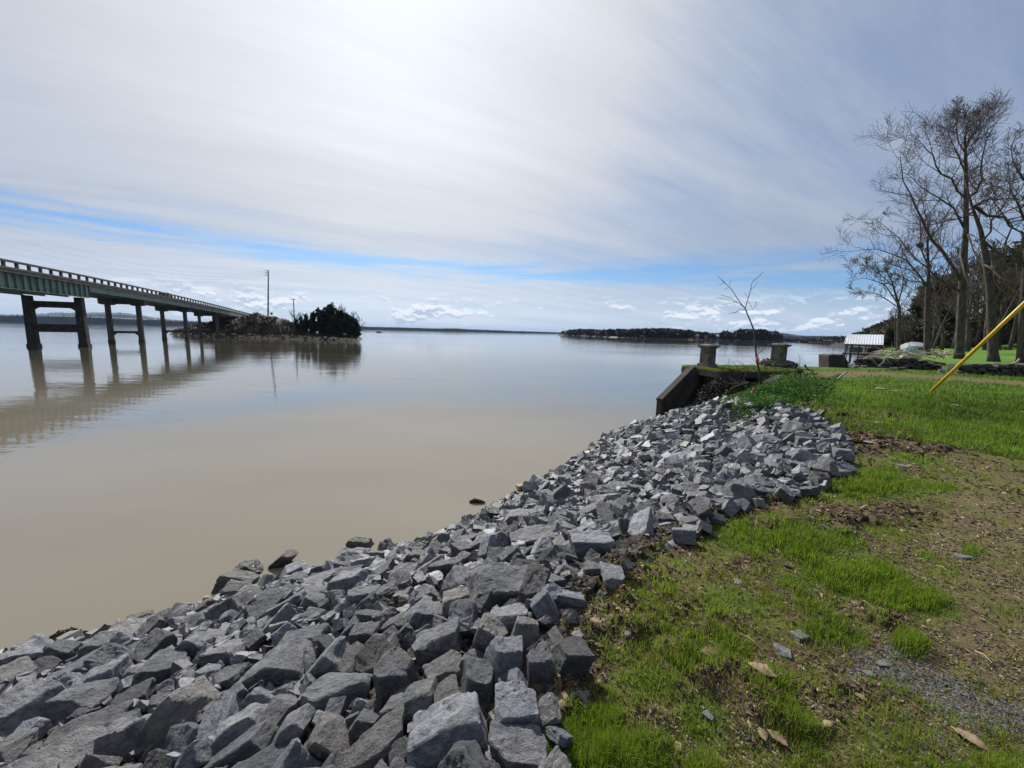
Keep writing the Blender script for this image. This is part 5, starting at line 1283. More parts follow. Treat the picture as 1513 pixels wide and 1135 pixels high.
def build_abutment():
    ang = math.radians(28)
    g1, zb, w1, ux = pillar(1044, 547, 508.3, 27, ang, 'old grey concrete pillar at the head of the sloping wing wall')
    g2, _, _, _ = pillar(1148.5, 542.5, 507.2, 26, ang, 'old brown-stained concrete pillar on the grass behind the sapling')
    # brick rubble at the foot of the second pillar
    rnd = random.Random(8); e = empty('rubble_heap', (g2[0], g2[1], BANK), 'heap of broken brick and roots round the foot of the right pillar', 'rubble')
    mb = MB(); mb.box((0, 0, 0), (.24, .12, .09)); bm = mb.mesh('brick'); bm.materials.append(M['concrete_old'])
    for k in range(60):
        a = rnd.uniform(0, 6.28); rr = rnd.uniform(.5, .85); o = bpy.data.objects.new('brick', bm); C.objects.link(o); o.parent = e
        o.location = (math.cos(a) * rr, math.sin(a) * rr, rnd.uniform(.02, .30) * (1.1 - rr) * 2 + .05); o.rotation_euler = (rnd.gauss(0, .4), rnd.gauss(0, .4), rnd.uniform(0, 6.28))
    # sloping wing wall
    Yw = g1[1]; a = atY(1025, 543.5, Yw - .25); b = atY(977.5, 591.5, Yw - 1.8); top_in = atY(1046, 543.5, Yw - .05)
    a0 = a.copy(); dirw = (b - a); dirw[2] = 0; dirw /= np.linalg.norm(dirw); nrm = np.array([-dirw[1], dirw[0], 0.])
    if nrm[1] < 0: nrm = -nrm
    e = empty('wing_wall', (b[0], b[1], 0), 'dark concrete wing wall sloping down to the water below the left pillar', 'wall')
    pts = [top_in, a, b, np.array([b[0], b[1], -1.0]), np.array([top_in[0], top_in[1], -1.0])]
    mb = MB(); mb.prism([p for p in pts], nrm * .24); mb.obj('wall_face', M['concrete_dark'], e, bevel=.02)
    mb = MB(); off = -nrm * .03; up = np.array([0, 0, .05])
    mb.prism([top_in + off + up, a + off + up, b + off + up, b + off - up * .8 , a + off - up * .8, top_in + off - up * .8], nrm * .30); mb.obj('coping', M['concrete_dark'], e, bevel=.01)
    # buttress beside it
    mb = MB(); c = atY(1052, 560, Yw - .4); frame_box(mb, c, .5, .6, 0, BANK + .05, ux, .8); mb.obj('buttress', M['concrete_dark'], e, bevel=.03)
    # abutment back wall and deck-end slab carrying both pillars
    e = empty('abutment_slab', (g1[0], g1[1], 0), 'old bridge-end concrete slab under the grass between the two pillars', 'slab')
    d = np.array([g2[0] - g1[0], g2[1] - g1[1], 0]); L = np.linalg.norm(d); d /= L; nn = np.array([d[1], -d[0], 0])
    c1 = np.array([g1[0], g1[1], 0]); P = c1 - nn * .6 - d * .3; 
    mb = MB(); mb.prism([P + np.array([0, 0, -1]), P + d * (L + 1.2) + np.array([0, 0, -1]), P + d * (L + 1.2) + np.array([0, 0, BANK - .02]), P + np.array([0, 0, BANK - .02])], nn * .5); mb.obj('back_wall', M['concrete_dark'], e)
    q0 = atY(1062, 549, 16.5); q1 = atY(1182, 550, 17.5)
    for p in (q0, q1): p[2] = BANK + .10
    dd = q1 - q0; dd[2] = 0; Ld = np.linalg.norm(dd); dd /= Ld; n2 = np.array([-dd[1], dd[0], 0])
    mb = MB(); mb.box((q0 + q1) / 2 + n2 * 1.2 - np.array([0, 0, .16]), (Ld, 2.6, .30), [dd, n2, (0, 0, 1)]); mb.obj('deck_slab', M['concrete_dark'], e, bevel=.03)
    f0 = atY(1038, 546, 18.2); f1 = atY(1092, 556, 15.3); f0[2] = f1[2] = 0; fd = f1 - f0; nf_ = np.array([-fd[1], fd[0], 0]) / np.linalg.norm(fd); nf_ = nf_ if nf_[1] > 0 else -nf_
    mb = MB(); mb.prism([f0 - np.array([0, 0, .5]), f1 - np.array([0, 0, .5]), f1 + np.array([0, 0, BANK - .25]), f0 + np.array([0, 0, BANK - .04])], nf_ * .4); mb.obj('front_wall', M['concrete_dark'], e)
    # turf growing on the slab
    r = np.random.default_rng(4); n = 22000; u = r.uniform(-.5, .5, n) * Ld; v = r.uniform(-.05, 2.5, n)
    base = (q0 + q1) / 2; x = base[0] + dd[0] * u + n2[0] * v; y = base[1] + dd[1] * u + n2[1] * v; z = np.full(n, BANK + .10)
    blades('slab_turf', x, y, z, r.uniform(.05, .12, n), .011, (.15, .19, .05), 'yellow-green turf growing on the old bridge-end slab', r)
    # ivy and weeds in front of the slab
    n = 38000; px = r.uniform(1062, 1300, n); py = r.uniform(553, 606, n); R0 = _F[None] + _R[None] * ((px - CX) / FPX)[:, None] - _U[None] * ((py - CY) / FPX)[:, None]; t = (BANK - H) / R0[:, 2]
    x, y = R0[:, 0] * t, R0[:, 1] * t; z = land(x, y); k = z > .6
    k &= r.random(n) < np.clip(1.6 - np.hypot((px - 1130) / 78, (py - 576) / 24) * 1.25 + (fbm(x * 1.5, y * 1.5, 1.) - .5) * 2.2, 0, 1)
    x, y, z = x[k], y[k], z[k]; n = len(x); hump = fbm(x * 1.3, y * 1.3, 2.) * .45
    c = np.stack([x, y, z + hump * r.random(n)], 1); a_ = r.normal(size=(n, 3)); a_ /= np.linalg.norm(a_, axis=1)[:, None]; b_ = np.cross(a_, r.normal(size=(n, 3))); b_ /= np.linalg.norm(b_, axis=1)[:, None]
    s = r.uniform(.02, .05, n)[:, None]; V = np.stack([c + a_ * s, c + b_ * s * .7, c - a_ * s, c - b_ * s * .7], 1).reshape(-1, 3)
    tag(link('ivy', np_mesh('ivy', V, np.arange(4 * n).reshape(-1, 4)), M['ivy']), 'green ivy and weeds spreading in front of the old slab', 'ivy', kind='stuff')
def blades(name, x, y, z, h, wd, col, label, r, cat='grass'):
    n = len(x); a = r.random(n) * 6.283; la = r.random(n) * 6.283; lean = np.abs(r.normal(.3, .25, n))
    s = np.stack([np.cos(a) * wd, np.sin(a) * wd, 0 * a], 1); b = np.stack([x, y, z], 1); tip = b + np.stack([np.cos(la) * lean * h, np.sin(la) * lean * h, h], 1)
    V = np.stack([b - s, b + s, tip], 1).reshape(-1, 3); c = np.array(col) * r.uniform(.55, 1.3, (n, 1))
    return tag(link(name, np_mesh(name, V, np.arange(3 * n).reshape(-1, 3), False, {'tone': np.repeat(c, 3, 0)}), M['grass']), label, cat, kind='stuff')
build_abutment()

# ---------------------------------------------------------------- sapling, brush, flags, guy guard
def build_sapling():
    Y = 11.9; q = lambda x, y, dy=0: atY(960 + x / 4.933, 390 + y / 4.933, Y + dy)
    b = q(830, 925); gz = land1(b[0], b[1]); e = empty('bare_sapling', (b[0], b[1], gz), 'thin leafless sapling forking high in front of the right pillar', 'tree')
    st = [(b[0], b[1], gz - .05), q(800, 800), q(778, 690), q(768, 580), q(762, 490), q(735, 420), q(695, 325)]
    mb = MB(); mb.tube(st, [.042, .033, .028, .026, .024, .020, .016], 8); mb.obj('trunk', M['bark'], e, smooth=True)
    br = [([(695, 325), (640, 255), (600, 190), (560, 150), (490, 85)], .013, .3), ([(695, 325), (715, 260), (735, 190), (745, 140), (830, 58)], .012, -.3), ([(690, 318), (640, 280), (580, 245), (515, 225)], .008, .2),
          ([(670, 295), (600, 270), (540, 255), (490, 250)], .006, -.2), ([(695, 330), (650, 335), (620, 355), (575, 362)], .007, .3), ([(700, 340), (750, 330), (775, 300), (778, 275)], .007, -.2), ([(600, 190), (575, 165), (560, 180), (545, 185)], .004, .1),
          ([(580, 160), (585, 135), (595, 118)], .004, 0), ([(560, 150), (530, 130), (540, 120)], .004, .1), ([(735, 190), (770, 160), (790, 125)], .006, .2), ([(720, 250), (700, 225), (690, 210)], .004, .1), ([(715, 270), (730, 290), (745, 320)], .004, 0),
          ([(785, 672), (795, 650), (830, 620), (890, 580), (950, 545)], .012, -.4), ([(540, 140), (520, 150), (505, 150)], .004, 0), ([(750, 130), (755, 115), (765, 110)], .004, 0), ([(640, 280), (590, 285), (550, 295)], .004, 0), ([(650, 335), (640, 350), (610, 360)], .004, 0)]
    for k, (pl, r0, dy) in enumerate(br):
        P = [q(x, y, dy * i / (len(pl) - 1)) for i, (x, y) in enumerate(pl)]
        mb = MB(); mb.tube(P, list(np.linspace(r0 * 1.0, max(.006, r0 * .45), len(P))), 5); mb.obj('branch', M['bark'], e, smooth=True)
    # pink ribbon round the stem
    c = q(779, 690, -.03); mb = MB(); mb.tube([c + np.array([0, 0, .06]), c + np.array([.01, -.01, -.03])], .048, 8); mb.prism([c + np.array((.02, -.05, .03)), c + np.array((.07, -.05, -.02)), c + np.array((.055, -.05, -.16)), c + np.array((.02, -.05, -.10))], (0, .006, 0))
    tag(mb.obj('ribbon', M['pink']), 'pink flagging ribbon tied round the sapling stem', 'ribbon')
    # pink survey flag by the rocks
    p, _ = hit(1112, 590); e = empty('survey_flag', (p[0], p[1], p[2]), 'small pink survey flag in the weeds above the riprap', 'flag')
    mb = MB(); mb.tube([p - np.array((0, 0, .05)), p + np.array((0, 0, .34))], .006, 5); mb.obj('stake', M['wire'], e)
    t = p + np.array((0, 0, .34)); mb = MB(); mb.prism([t, t + np.array((.05, 0, -.05)), t + np.array((.07, .01, -.17)), t + np.array((.01, 0, -.22)), t + np.array((-.05, 0, -.17)), t + np.array((-.03, 0, -.06))], (0, .01, 0)); mb.obj('flag', M['pink'], e)
build_sapling()

def stick(name, pl, r0, Y, label, mat='bark', scale=4.933, off=(960, 390), dy=0, twigs=0, seed=1, cat='branch', r1=None):
    P = []
    for i, (x, y) in enumerate(pl): P.append(atY(off[0] + x / scale, off[1] + y / scale, Y + dy * i / max(1, len(pl) - 1)))
    P = [p + np.array((0, 0, max(0, land1(p[0], p[1]) + r0 * .5 - p[2]))) for p in P]
    mb = MB(); mb.tube(P, list(np.linspace(r0, r1 or r0 * .35, len(P))), 6)
    rnd = random.Random(seed)
    for k in range(twigs):
        i = rnd.randrange(1, len(P)); a = P[i] * .5 + P[i - 1] * .5; d = np.array((rnd.gauss(0, 1), rnd.gauss(0, .6), abs(rnd.gauss(0, .8)))); d /= np.linalg.norm(d)
        L = rnd.uniform(.2, .6); m = a + d * L * .5 + np.array((rnd.gauss(0, .05), 0, rnd.gauss(0, .05))); mb.tube([a, m, a + d * L], [r0 * .35, r0 * .25, .004], 4)
    return tag(mb.obj(name, M[mat], smooth=True), label, cat)
def build_brush():
    stick('fallen_branch', [(840, 890), (950, 890), (1080, 880), (1180, 862), (1260, 835), (1340, 838), (1400, 800)], .045, 13.5, 'long fallen grey branch lying in the grass right of the sapling', twigs=8, seed=2)
    stick('fallen_branch', [(590, 915), (650, 885), (720, 868), (790, 880)], .035, 12.2, 'curved fallen branch in the ivy left of the sapling', twigs=4, seed=3)
    stick('fallen_branch', [(1340, 880), (1370, 840), (1420, 800), (1440, 790)], .05, 15.5, 'thick broken branch end propped on the grass near the road', 'pale_wood', twigs=2, seed=4, r1=.03)
    stick('arching_stem', [(1000, 820), (1005, 760), (1030, 745), (1085, 775), (1110, 830)], .016, 14.5, 'arching dark vine stem with a round seed head on the slab edge', 'bark_dark', twigs=3, seed=5, cat='stem')
    stick('upright_stem', [(1052, 935), (1058, 860), (1060, 790), (1052, 780)], .020, 12.4, 'short dark upright stem standing in the grass', 'bark_dark', twigs=1, seed=6, cat='stem', r1=.012)
    stick('upright_stem', [(1092, 760), (1095, 700), (1085, 650)], .010, 17, 'thin dead weed stalk standing against the water', 'bark_dark', twigs=4, seed=7, cat='stem')
    stick('bent_stick', [(1130, 735), (1140, 755), (1165, 775)], .045, 17.5, 'short curved black stick poking up at the lawn edge', 'bark_dark', seed=8, cat='stick', r1=.02)
    stick('fallen_branch', [(960, 990), (990, 945), (1040, 925), (1100, 930)], .014, 11.5, 'thin arching twig over the weeds near the top of the riprap', 'bark', twigs=2, seed=9)
    stick('leaning_stick', [(355, 1075), (352, 1010)], .03, 14.6, 'short weathered stake among the rocks below the wing wall', 'bark', seed=10, cat='stake', r1=.025)
    stick('leaning_stick', [(372, 1080), (370, 1038)], .03, 14.4, 'pale stub of a stake among the rocks below the wing wall', 'pale_wood', seed=11, cat='stake', r1=.025)
    stick('leaning_stick', [(460, 1020), (462, 945)], .035, 14.8, 'dark stub leaning against the wing wall end', 'bark_dark', seed=12, cat='stake', r1=.03)
    # tangled brush at the wing wall
    rnd = random.Random(15); mb = MB()
    for k in range(90):
        px = rnd.uniform(1052, 1100); py = rnd.uniform(560, 598); p = atY(px, py, rnd.uniform(14.5, 16.5)); p[2] = max(p[2], land1(p[0], p[1]))
        d = np.array((rnd.gauss(0, 1), rnd.gauss(0, .5), rnd.gauss(.3, .7))); d /= np.linalg.norm(d); L = rnd.uniform(.4, 1.1); m = p + d * L * .5 + np.array((rnd.gauss(0, .1), 0, rnd.gauss(.05, .08)))
        mb.tube([p, m, p + d * L + np.array((0, 0, -.1))], [.014, .010, .004], 4, cap=False)
    for k in range(70):
        px = rnd.uniform(1068, 1170); py = rnd.uniform(545, 560); p = atY(px, py, rnd.uniform(15.5, 17)); d = np.array((rnd.gauss(0, 1), rnd.gauss(0, .5), abs(rnd.gauss(.2, .6)))); d /= np.linalg.norm(d); L = rnd.uniform(.2, .8)
        mb.tube([p, p + d * L * .5 + np.array((0, 0, .05)), p + d * L], [.010, .007, .003], 4, cap=False)
    tag(mb.obj('bramble_tangle', M['bark_dark']), 'tangle of bare brambles between the wing wall and the sapling', 'brambles', kind='stuff')
    Vb, Fb = leaf_cloud([atY(1060, 583, 15.6), atY(1078, 575, 15.2), atY(1090, 588, 14.2), atY(1050, 592, 16.0), atY(1072, 592, 14.8)], [(.75, .6, .5), (.8, .6, .5), (.6, .5, .35), (.5, .4, .3), (.7, .5, .35)], 9000, .045, 31, shell=.1)
    tag(link('dark_scrub', np_mesh('dark_scrub', Vb, Fb), M['winter_wood']), 'dark scrub filling the corner beside the wing wall', 'scrub', kind='stuff')
    # seed head of the vine
    p = atY(1182, 549, 14.5); V, F = leaf_cloud([p], [(.10, .10, .09)], 300, .03, 3, shell=.2); tag(link('seed_head', np_mesh('seed_head', V, F), M['twig_mass']), 'dark round clump hanging on the arching vine stem', 'seed head')
    # yellow guy-wire guard
    a = atY(1375, 579, 12.2); a[2] = land1(a[0], a[1]); b_ = atY(1513, 449, 9.6); v = b_ - a
    e = empty('guy_wire', a, 'bright yellow plastic guard on a guy wire slanting up to the right', 'guy wire')
    mb = MB(); mb.tube([a, a + v * .5, a + v * 1.12], [.037, .040, .044], 16); mb.obj('yellow_guard', M['yellow'], e, smooth=True)
    mb = MB(); mb.tube([a + v * 1.12, a + v * 3.2], .008, 6); mb.obj('steel_wire', M['pole'], e)
    mb = MB(); mb.tube([a + v * .47, a + v * .485], .046, 16); mb.obj('band', M['yellow'], e, smooth=True)
build_brush()

# ---------------------------------------------------------------- right side: block, boathouse, walls, debris
def blob(name, c, dims, mat, label, cat, seed, rz=0, group=None, kindmesh=None, sink=.25):
    bm = polytope(seed, True); me = bpy.data.meshes.new(name); bm.to_mesh(me); bm.free(); me.polygons.foreach_set('use_smooth', [True] * len(me.polygons)); me.set_sharp_from_angle(angle=math.radians(28)); me.materials.append(mat)
    o = bpy.data.objects.new(name, me); C.objects.link(o); o.location = (c[0], c[1], c[2] + dims[2] * (.5 - sink)); o.scale = dims; o.rotation_euler.z = rz
    o.color = (.12, .12, .13, 1); return tag(o, label, cat, group)
def build_right():
    up = np.array([0, 0, 1.])
    # broken concrete block
    Y = at(1240, 543.5, BANK)[1]; P = [(122, 500), (119, 412), (150, 405), (185, 410), (225, 404), (240, 430), (268, 470), (272, 500)]
    Q = [atY(1200 + x / 4.834, 440 + y / 4.834, Y) for x, y in P]; 
    for q in (Q[0], Q[-1]): q[2] = BANK - .2
    mb = MB(); mb.prism(Q, (.12, .9, 0)); tag(mb.obj('concrete_block', M['concrete_dark'], bevel=.03), 'dark broken concrete block standing at the water edge beside the road', 'concrete block')
    # boathouse, its long side square to the view
    Db = 96.
    def atD(px, py, Dd):
        q = ray(px, py); k = Dd / math.hypot(q[0], q[1]); return np.array([q[0] * k, q[1] * k, H + q[2] * k])
    A = atD(1251.7, 494.2, Db + 2.5); B = atD(1308.6, 494.8, Db + 2.5); Cc = atD(1305.5, 509.4, Db - 2.5); D = atD(1247.6, 508.2, Db - 2.5)
    u = (A + B) / 2; u[2] = 0; u /= np.linalg.norm(u); sv = np.array([u[1], -u[0], 0.]); m0 = (D + Cc) / 2; m0[2] = 0
    W2 = np.linalg.norm((Cc - D)[:2]) / 2; ze = (D[2] + Cc[2]) / 2; zr = (A[2] + B[2]) / 2; fl = atD(1277, 524, Db - 2.5)[2]
    def PB(a, b, z): return m0 + sv * a + u * b + up * z
    e = empty('boathouse', m0, 'open boathouse with a pale ribbed metal roof over the water', 'boathouse')
    npan = 14; slope = np.array(PB(0, 5, zr) - PB(0, 0, ze)); slope /= np.linalg.norm(slope)
    for k in range(npan):
        f0 = -W2 + 2 * W2 * k / npan; f1 = f0 + 2 * W2 / npan - .02
        mb = MB(); mb.prism([PB(f0, 0, ze), PB(f1, 0, ze), PB(f1, 5, zr), PB(f0, 5, zr)], (0, 0, -.05)); mb.obj('roof_panel', M['metal_roof'], e)
        mb = MB(); mb.box((PB(f0, 0, ze) + PB(f0, 5, zr)) / 2 + up * .03, (.07, math.hypot(5, zr - ze), .06), [sv, slope, np.cross(sv, slope)]); mb.obj('roof_rib', M['metal_roof'], e)
    mb = MB(); mb.prism([PB(-W2, 5.02, zr), PB(W2, 5.02, zr), PB(W2, 10, ze), PB(-W2, 10, ze)], (0, 0, -.05)); mb.obj('rear_roof', M['metal_roof'], e)
    for fx in (-.9, -.62, -.2, .15, .55, .92):
        for b_ in (.4, 9.4):
            mb = MB(); mb.box(PB(W2 * fx, b_, (ze - 1.5) / 2), (.17, .17, ze + 1.5), [sv, u, up]); mb.obj('post', M['wood_dark'], e)
    mb = MB(); mb.box(PB(0, .35, ze - .17), (2 * W2, .16, .22), [sv, u, up]); mb.obj('eave_beam', M['wood_dark'], e)
    mb = MB(); mb.box(PB(0, 5, fl), (2 * W2 + .3, 9.6, .25), [sv, u, up]); mb.obj('floor', M['wood_dark'], e)
    mb = MB(); mb.box(PB(-W2 * .35, 2.5, fl + .75), (W2 * .7, .1, 1.0), [sv, u, up]); mb.obj('teal_panel', M['teal'], e)
    mb = MB(); mb.box(PB(-W2 * .3, .3, fl + 1.0), (W2 * 1.2, .06, .09), [sv, u, up]); mb.obj('railing', M['wood_dark'], e)
    mb = MB(); mb.box(PB(W2 * .5, 2, fl + .65), (W2 * .55, 2.2, 1.0), [sv, u, up]); mb.obj('storage_chest', M['wood_dark'], e, bevel=.15)
    rnd = random.Random(5)
    # flooded stumps and stones under the boathouse
    # stone walls with separate stones
    rnd = random.Random(5)
    sb = polytope(901, False); sm = bpy.data.meshes.new('stone'); sb.to_mesh(sm); sb.free(); sm.materials.append(M['field_stone'])
    def swall(pts, label, rows, thick=.7):
        """pts: list of (px, bottom py, top py)"""
        g = [at(p[0], p[1], BANK) for p in pts]; e = empty('dry_stone_wall', (g[0][0], g[0][1], BANK), label, 'wall')
        core = MB()
        for (a, pa), (b, pb) in zip(zip(g[:-1], pts[:-1]), zip(g[1:], pts[1:])):
            ha = atY(pa[0], pa[2], a[1])[2]; hb = atY(pb[0], pb[2], b[1])[2]; L = np.linalg.norm(b - a); d = np.array([*(b - a) / L, 0]); n = np.array([-d[1], d[0], 0])
            A3, B3 = np.array([*a, BANK - .2]), np.array([*b, BANK - .2])
            core.prism([A3 + n * .12, B3 + n * .12, np.array([*b, hb - .08]) + n * .12, np.array([*a, ha - .08]) + n * .12], n * thick)
            nst = max(3, int(L / .42))
            for rw in range(rows):
                for k in range(nst):
                    f = (k + (.5 if rw % 2 else .1) + rnd.uniform(-.15, .15)) / nst
                    if f > 1: continue
                    hh = ha * (1 - f) + hb * f - BANK; z = BANK + hh * (rw + .5) / rows - .03; c = a * (1 - f) + b * f
                    o = bpy.data.objects.new('stone', sm); C.objects.link(o); o.parent = e; o.location = (c[0] - g[0][0] - n[0] * .02, c[1] - g[0][1] - n[1] * .02, z - BANK)
                    o.rotation_euler = (rnd.gauss(0, .12), rnd.gauss(0, .12), math.atan2(d[1], d[0]) + rnd.gauss(0, .12) + (math.pi if rnd.random() < .5 else 0)); o.scale = (L / nst * rnd.uniform(.8, 1.15), .45, hh / rows * rnd.uniform(.85, 1.15))
        core.obj('core', M['field_stone'], e)
    swall([(1263, 541, 529), (1300, 543, 528.5), (1352, 545, 528.5), (1392, 547, 540)], 'dark low stone wall behind the dirt road, left part, littered with driftwood', 4)
    swall([(1418, 552, 537), (1470, 554, 536.5), (1530, 556, 536.5)], 'dark low stone wall in front of the two large trunks at right', 3)
    # boulders and debris in front of the walls
    BL = [(1445, 550, 28, 9, 'boulder', 'flat pale boulder before the stone wall, left one of two'), (1478, 549, 44, 13, 'boulder', 'large pale rounded boulder before the stone wall at right'), (1325, 546, 22, 6, 'field_stone', 'low dark boulder beside the dirt road'), (1390, 550, 9, 6, 'boulder', 'small round grey boulder beside the dirt road'), (1510, 548, 14, 12, 'boulder', 'grey boulder at the right edge of the view'),
          (1256, 542, 7, 8, 'white_cover', 'white broken stone leaning beside the concrete block'), (1264, 543, 8, 5, 'boulder', 'small pale stone right of the white broken one'), (1276, 543, 8, 5, 'boulder', 'small grey stone near the left end of the stone wall')]
    for k, (px, py, w_, h_, mt, lab) in enumerate(BL):
        g = at(px, py + h_ * .25, BANK); s = g[1] / FPX; blob('boulder' if w_ > 12 else 'stone', (g[0], g[1], BANK), (w_ * s * .85, w_ * s * .55, h_ * s * 1.25), M[mt], lab, 'boulder' if w_ > 12 else 'stone', 500 + k, rnd.uniform(-.3, .3))
    # driftwood
    S6 = dict(scale=6.494, off=(1280, 500))
    stick('driftwood', [(0, 190), (60, 200), (110, 262)], .05, 22, 'pale driftwood limb draped over the left end of the stone wall', 'pale_wood', seed=1, cat='driftwood', **S6)
    stick('driftwood', [(120, 265), (170, 230), (175, 185)], .045, 22, 'curved pale driftwood limb hooked on the stone wall', 'pale_wood', seed=2, cat='driftwood', **S6)
    stick('driftwood', [(180, 185), (225, 235), (260, 245)], .04, 22, 'short pale driftwood stick on the face of the stone wall', 'pale_wood', seed=3, cat='driftwood', **S6)
    stick('driftwood', [(130, 272), (230, 278), (300, 290), (400, 262)], .05, 21.4, 'long low driftwood limb along the foot of the stone wall', 'bark', seed=4, cat='driftwood', twigs=3, **S6)
    stick('log', [(340, 180), (480, 205), (620, 240), (750, 270)], .13, 26, 'long weathered log resting over the end of the stone wall', 'pale_wood', seed=5, cat='log', r1=.07, **S6)
    stick('log', [(400, 200), (440, 220), (490, 245)], .12, 25, 'pale split log on the broken end of the stone wall', 'pale_wood', seed=6, cat='log', r1=.10, **S6)
    stick('log', [(560, 222), (680, 245), (745, 268)], .16, 25.5, 'brown log slanting down behind the road', 'bark', seed=7, cat='log', r1=.12, **S6)
    stick('driftwood', [(1310, 290), (1400, 245), (1450, 225), (1470, 195)], .06, 22, 'pale forked limb leaning up over the right stone wall', 'pale_wood', seed=8, cat='driftwood', r1=.05, **S6)
    stick('driftwood', [(1300, 250), (1370, 330), (1430, 370)], .04, 21, 'thin pale limb lying before the right stone wall', 'pale_wood', seed=9, cat='driftwood', **S6)
    stick('root', [(780, 270), (800, 310), (850, 320)], .06, 23.5, 'pale gnarled root beside the yellow guard', 'pale_wood', seed=10, cat='root', twigs=3, **S6)
    # sticks heap between the walls and boathouse
    mb = MB()
    for k in range(160):
        px = rnd.uniform(1300, 1400); py = rnd.uniform(521, 534); Yk = rnd.uniform(32, 50); p = atY(px, py, Yk); p[2] = land1(p[0], p[1]) + rnd.uniform(.05, .5); d = np.array((rnd.gauss(0, 1), rnd.gauss(0, 1), rnd.gauss(0, .3))); d /= np.linalg.norm(d); L = rnd.uniform(.5, 1.8)
        mb.tube([p, p + d * L * .5 + np.array((0, 0, .08)), p + d * L], [.05, .04, .015], 4, cap=False)
    tag(mb.obj('flood_debris', M['pale_wood']), 'heap of sticks and flood debris between the stone wall and the trees', 'debris', kind='stuff')
    # white covered boat and blue tarp by the trees
    g = atY(1354, 517, 60); z = land1(g[0], g[1]); e = empty('covered_boat', (g[0], g[1], z), 'white covered boat parked between the trees by the shore', 'boat')
    mb = MB(); L = 1.9
    for f, wd, h0 in ((-1, .8, 1.3), (-.5, 1.0, 1.55), (.2, 1.0, 1.5), (.7, .8, 1.35), (1, .15, 1.2)):
        x = g[0] + f * L; mb.v += [(x, g[1] - wd, z + .9), (x, g[1] - wd * .7, z + .3), (x, g[1] + wd * .7, z + .3), (x, g[1] + wd, z + .9), (x, g[1], z + h0)]
    for i in range(4):
        for j in range(5): mb.f.append((i * 5 + j, i * 5 + (j + 1) % 5, (i + 1) * 5 + (j + 1) % 5, (i + 1) * 5 + j))
    mb.f += [(4, 3, 2, 1, 0), (20, 21, 22, 23, 24)]; mb.obj('cover', M['white_cover'], e, bevel=.05)
    for s_ in (-1, 1): mb = MB(); mb.tube([(g[0] - .3, g[1] + s_ * .8, z + .3), (g[0] - .3, g[1] + s_ * 1.0, z + .3)], .32, 12); mb.obj('wheel', M['rubber'], e)
    g = atY(1344, 521, 52); z = land1(g[0], g[1]); mb = MB(); nn = 9
    for i in range(nn):
        for j in range(nn):
            u, v = i / (nn - 1) - .5, j / (nn - 1) - .5; mb.v.append((g[0] + u * 2.6, g[1] + v * 2, z + .75 * max(0, (1 - 4 * u * u)) * (1 - 3.4 * v * v) * (0.8 + .4 * rnd.random())))
    for i in range(nn - 1):
        for j in range(nn - 1): mb.f.append((i * nn + j, (i + 1) * nn + j, (i + 1) * nn + j + 1, i * nn + j + 1))
    tag(mb.obj('blue_tarp', M['blue_tarp'], smooth=True), 'crumpled blue tarp on the shore debris left of the trunks', 'tarp')
build_right()

# ---------------------------------------------------------------- small things on the bank
def leaf_obj(px, py, size, ang, label, seed, curl=.5):
    rnd = random.Random(seed); p = np.array([*at(px, py, BANK), 0]); p[2] = land1(p[0], p[1]) + .012; s = size * p[1] / FPX / .75
    prof = [(0, .03), (.12, .06), (.22, .20), (.30, .10), (.40, .30), (.50, .12), (.60, .34), (.70, .14), (.82, .20), (.92, .08), (1, .0)]
    mb = MB(); n = len(prof); c, s_ = math.cos(ang), math.sin(ang)
    for i, (t, w_) in enumerate(prof):
        w2 = (w_ * .75 + .16 * math.sin(t * 3.14)) * rnd.uniform(.8, 1.2)
        for q in (-1, 0, 1):
            x = (t - .5); y = q * w2 * .9; z = curl * .35 * y * y * 2 + .10 * math.sin(t * 3.1) * curl + .012 * rnd.random()
            mb.v.append((p[0] + (x * c - y * s_) * s, p[1] + (x * s_ + y * c) * s, p[2] + z * s))
    for i in range(n - 1):
        for q in (0, 1): mb.f.append((i * 3 + q, i * 3 + q + 1, (i + 1) * 3 + q + 1, (i + 1) * 3 + q))
    o = mb.obj('dry_leaf', M['dry_leaf'], smooth=True); m = o.modifiers.new('thick', 'SOLIDIFY'); m.thickness = .0012
    return tag(o, label, 'leaf', 'dry oak leaves on the bank')
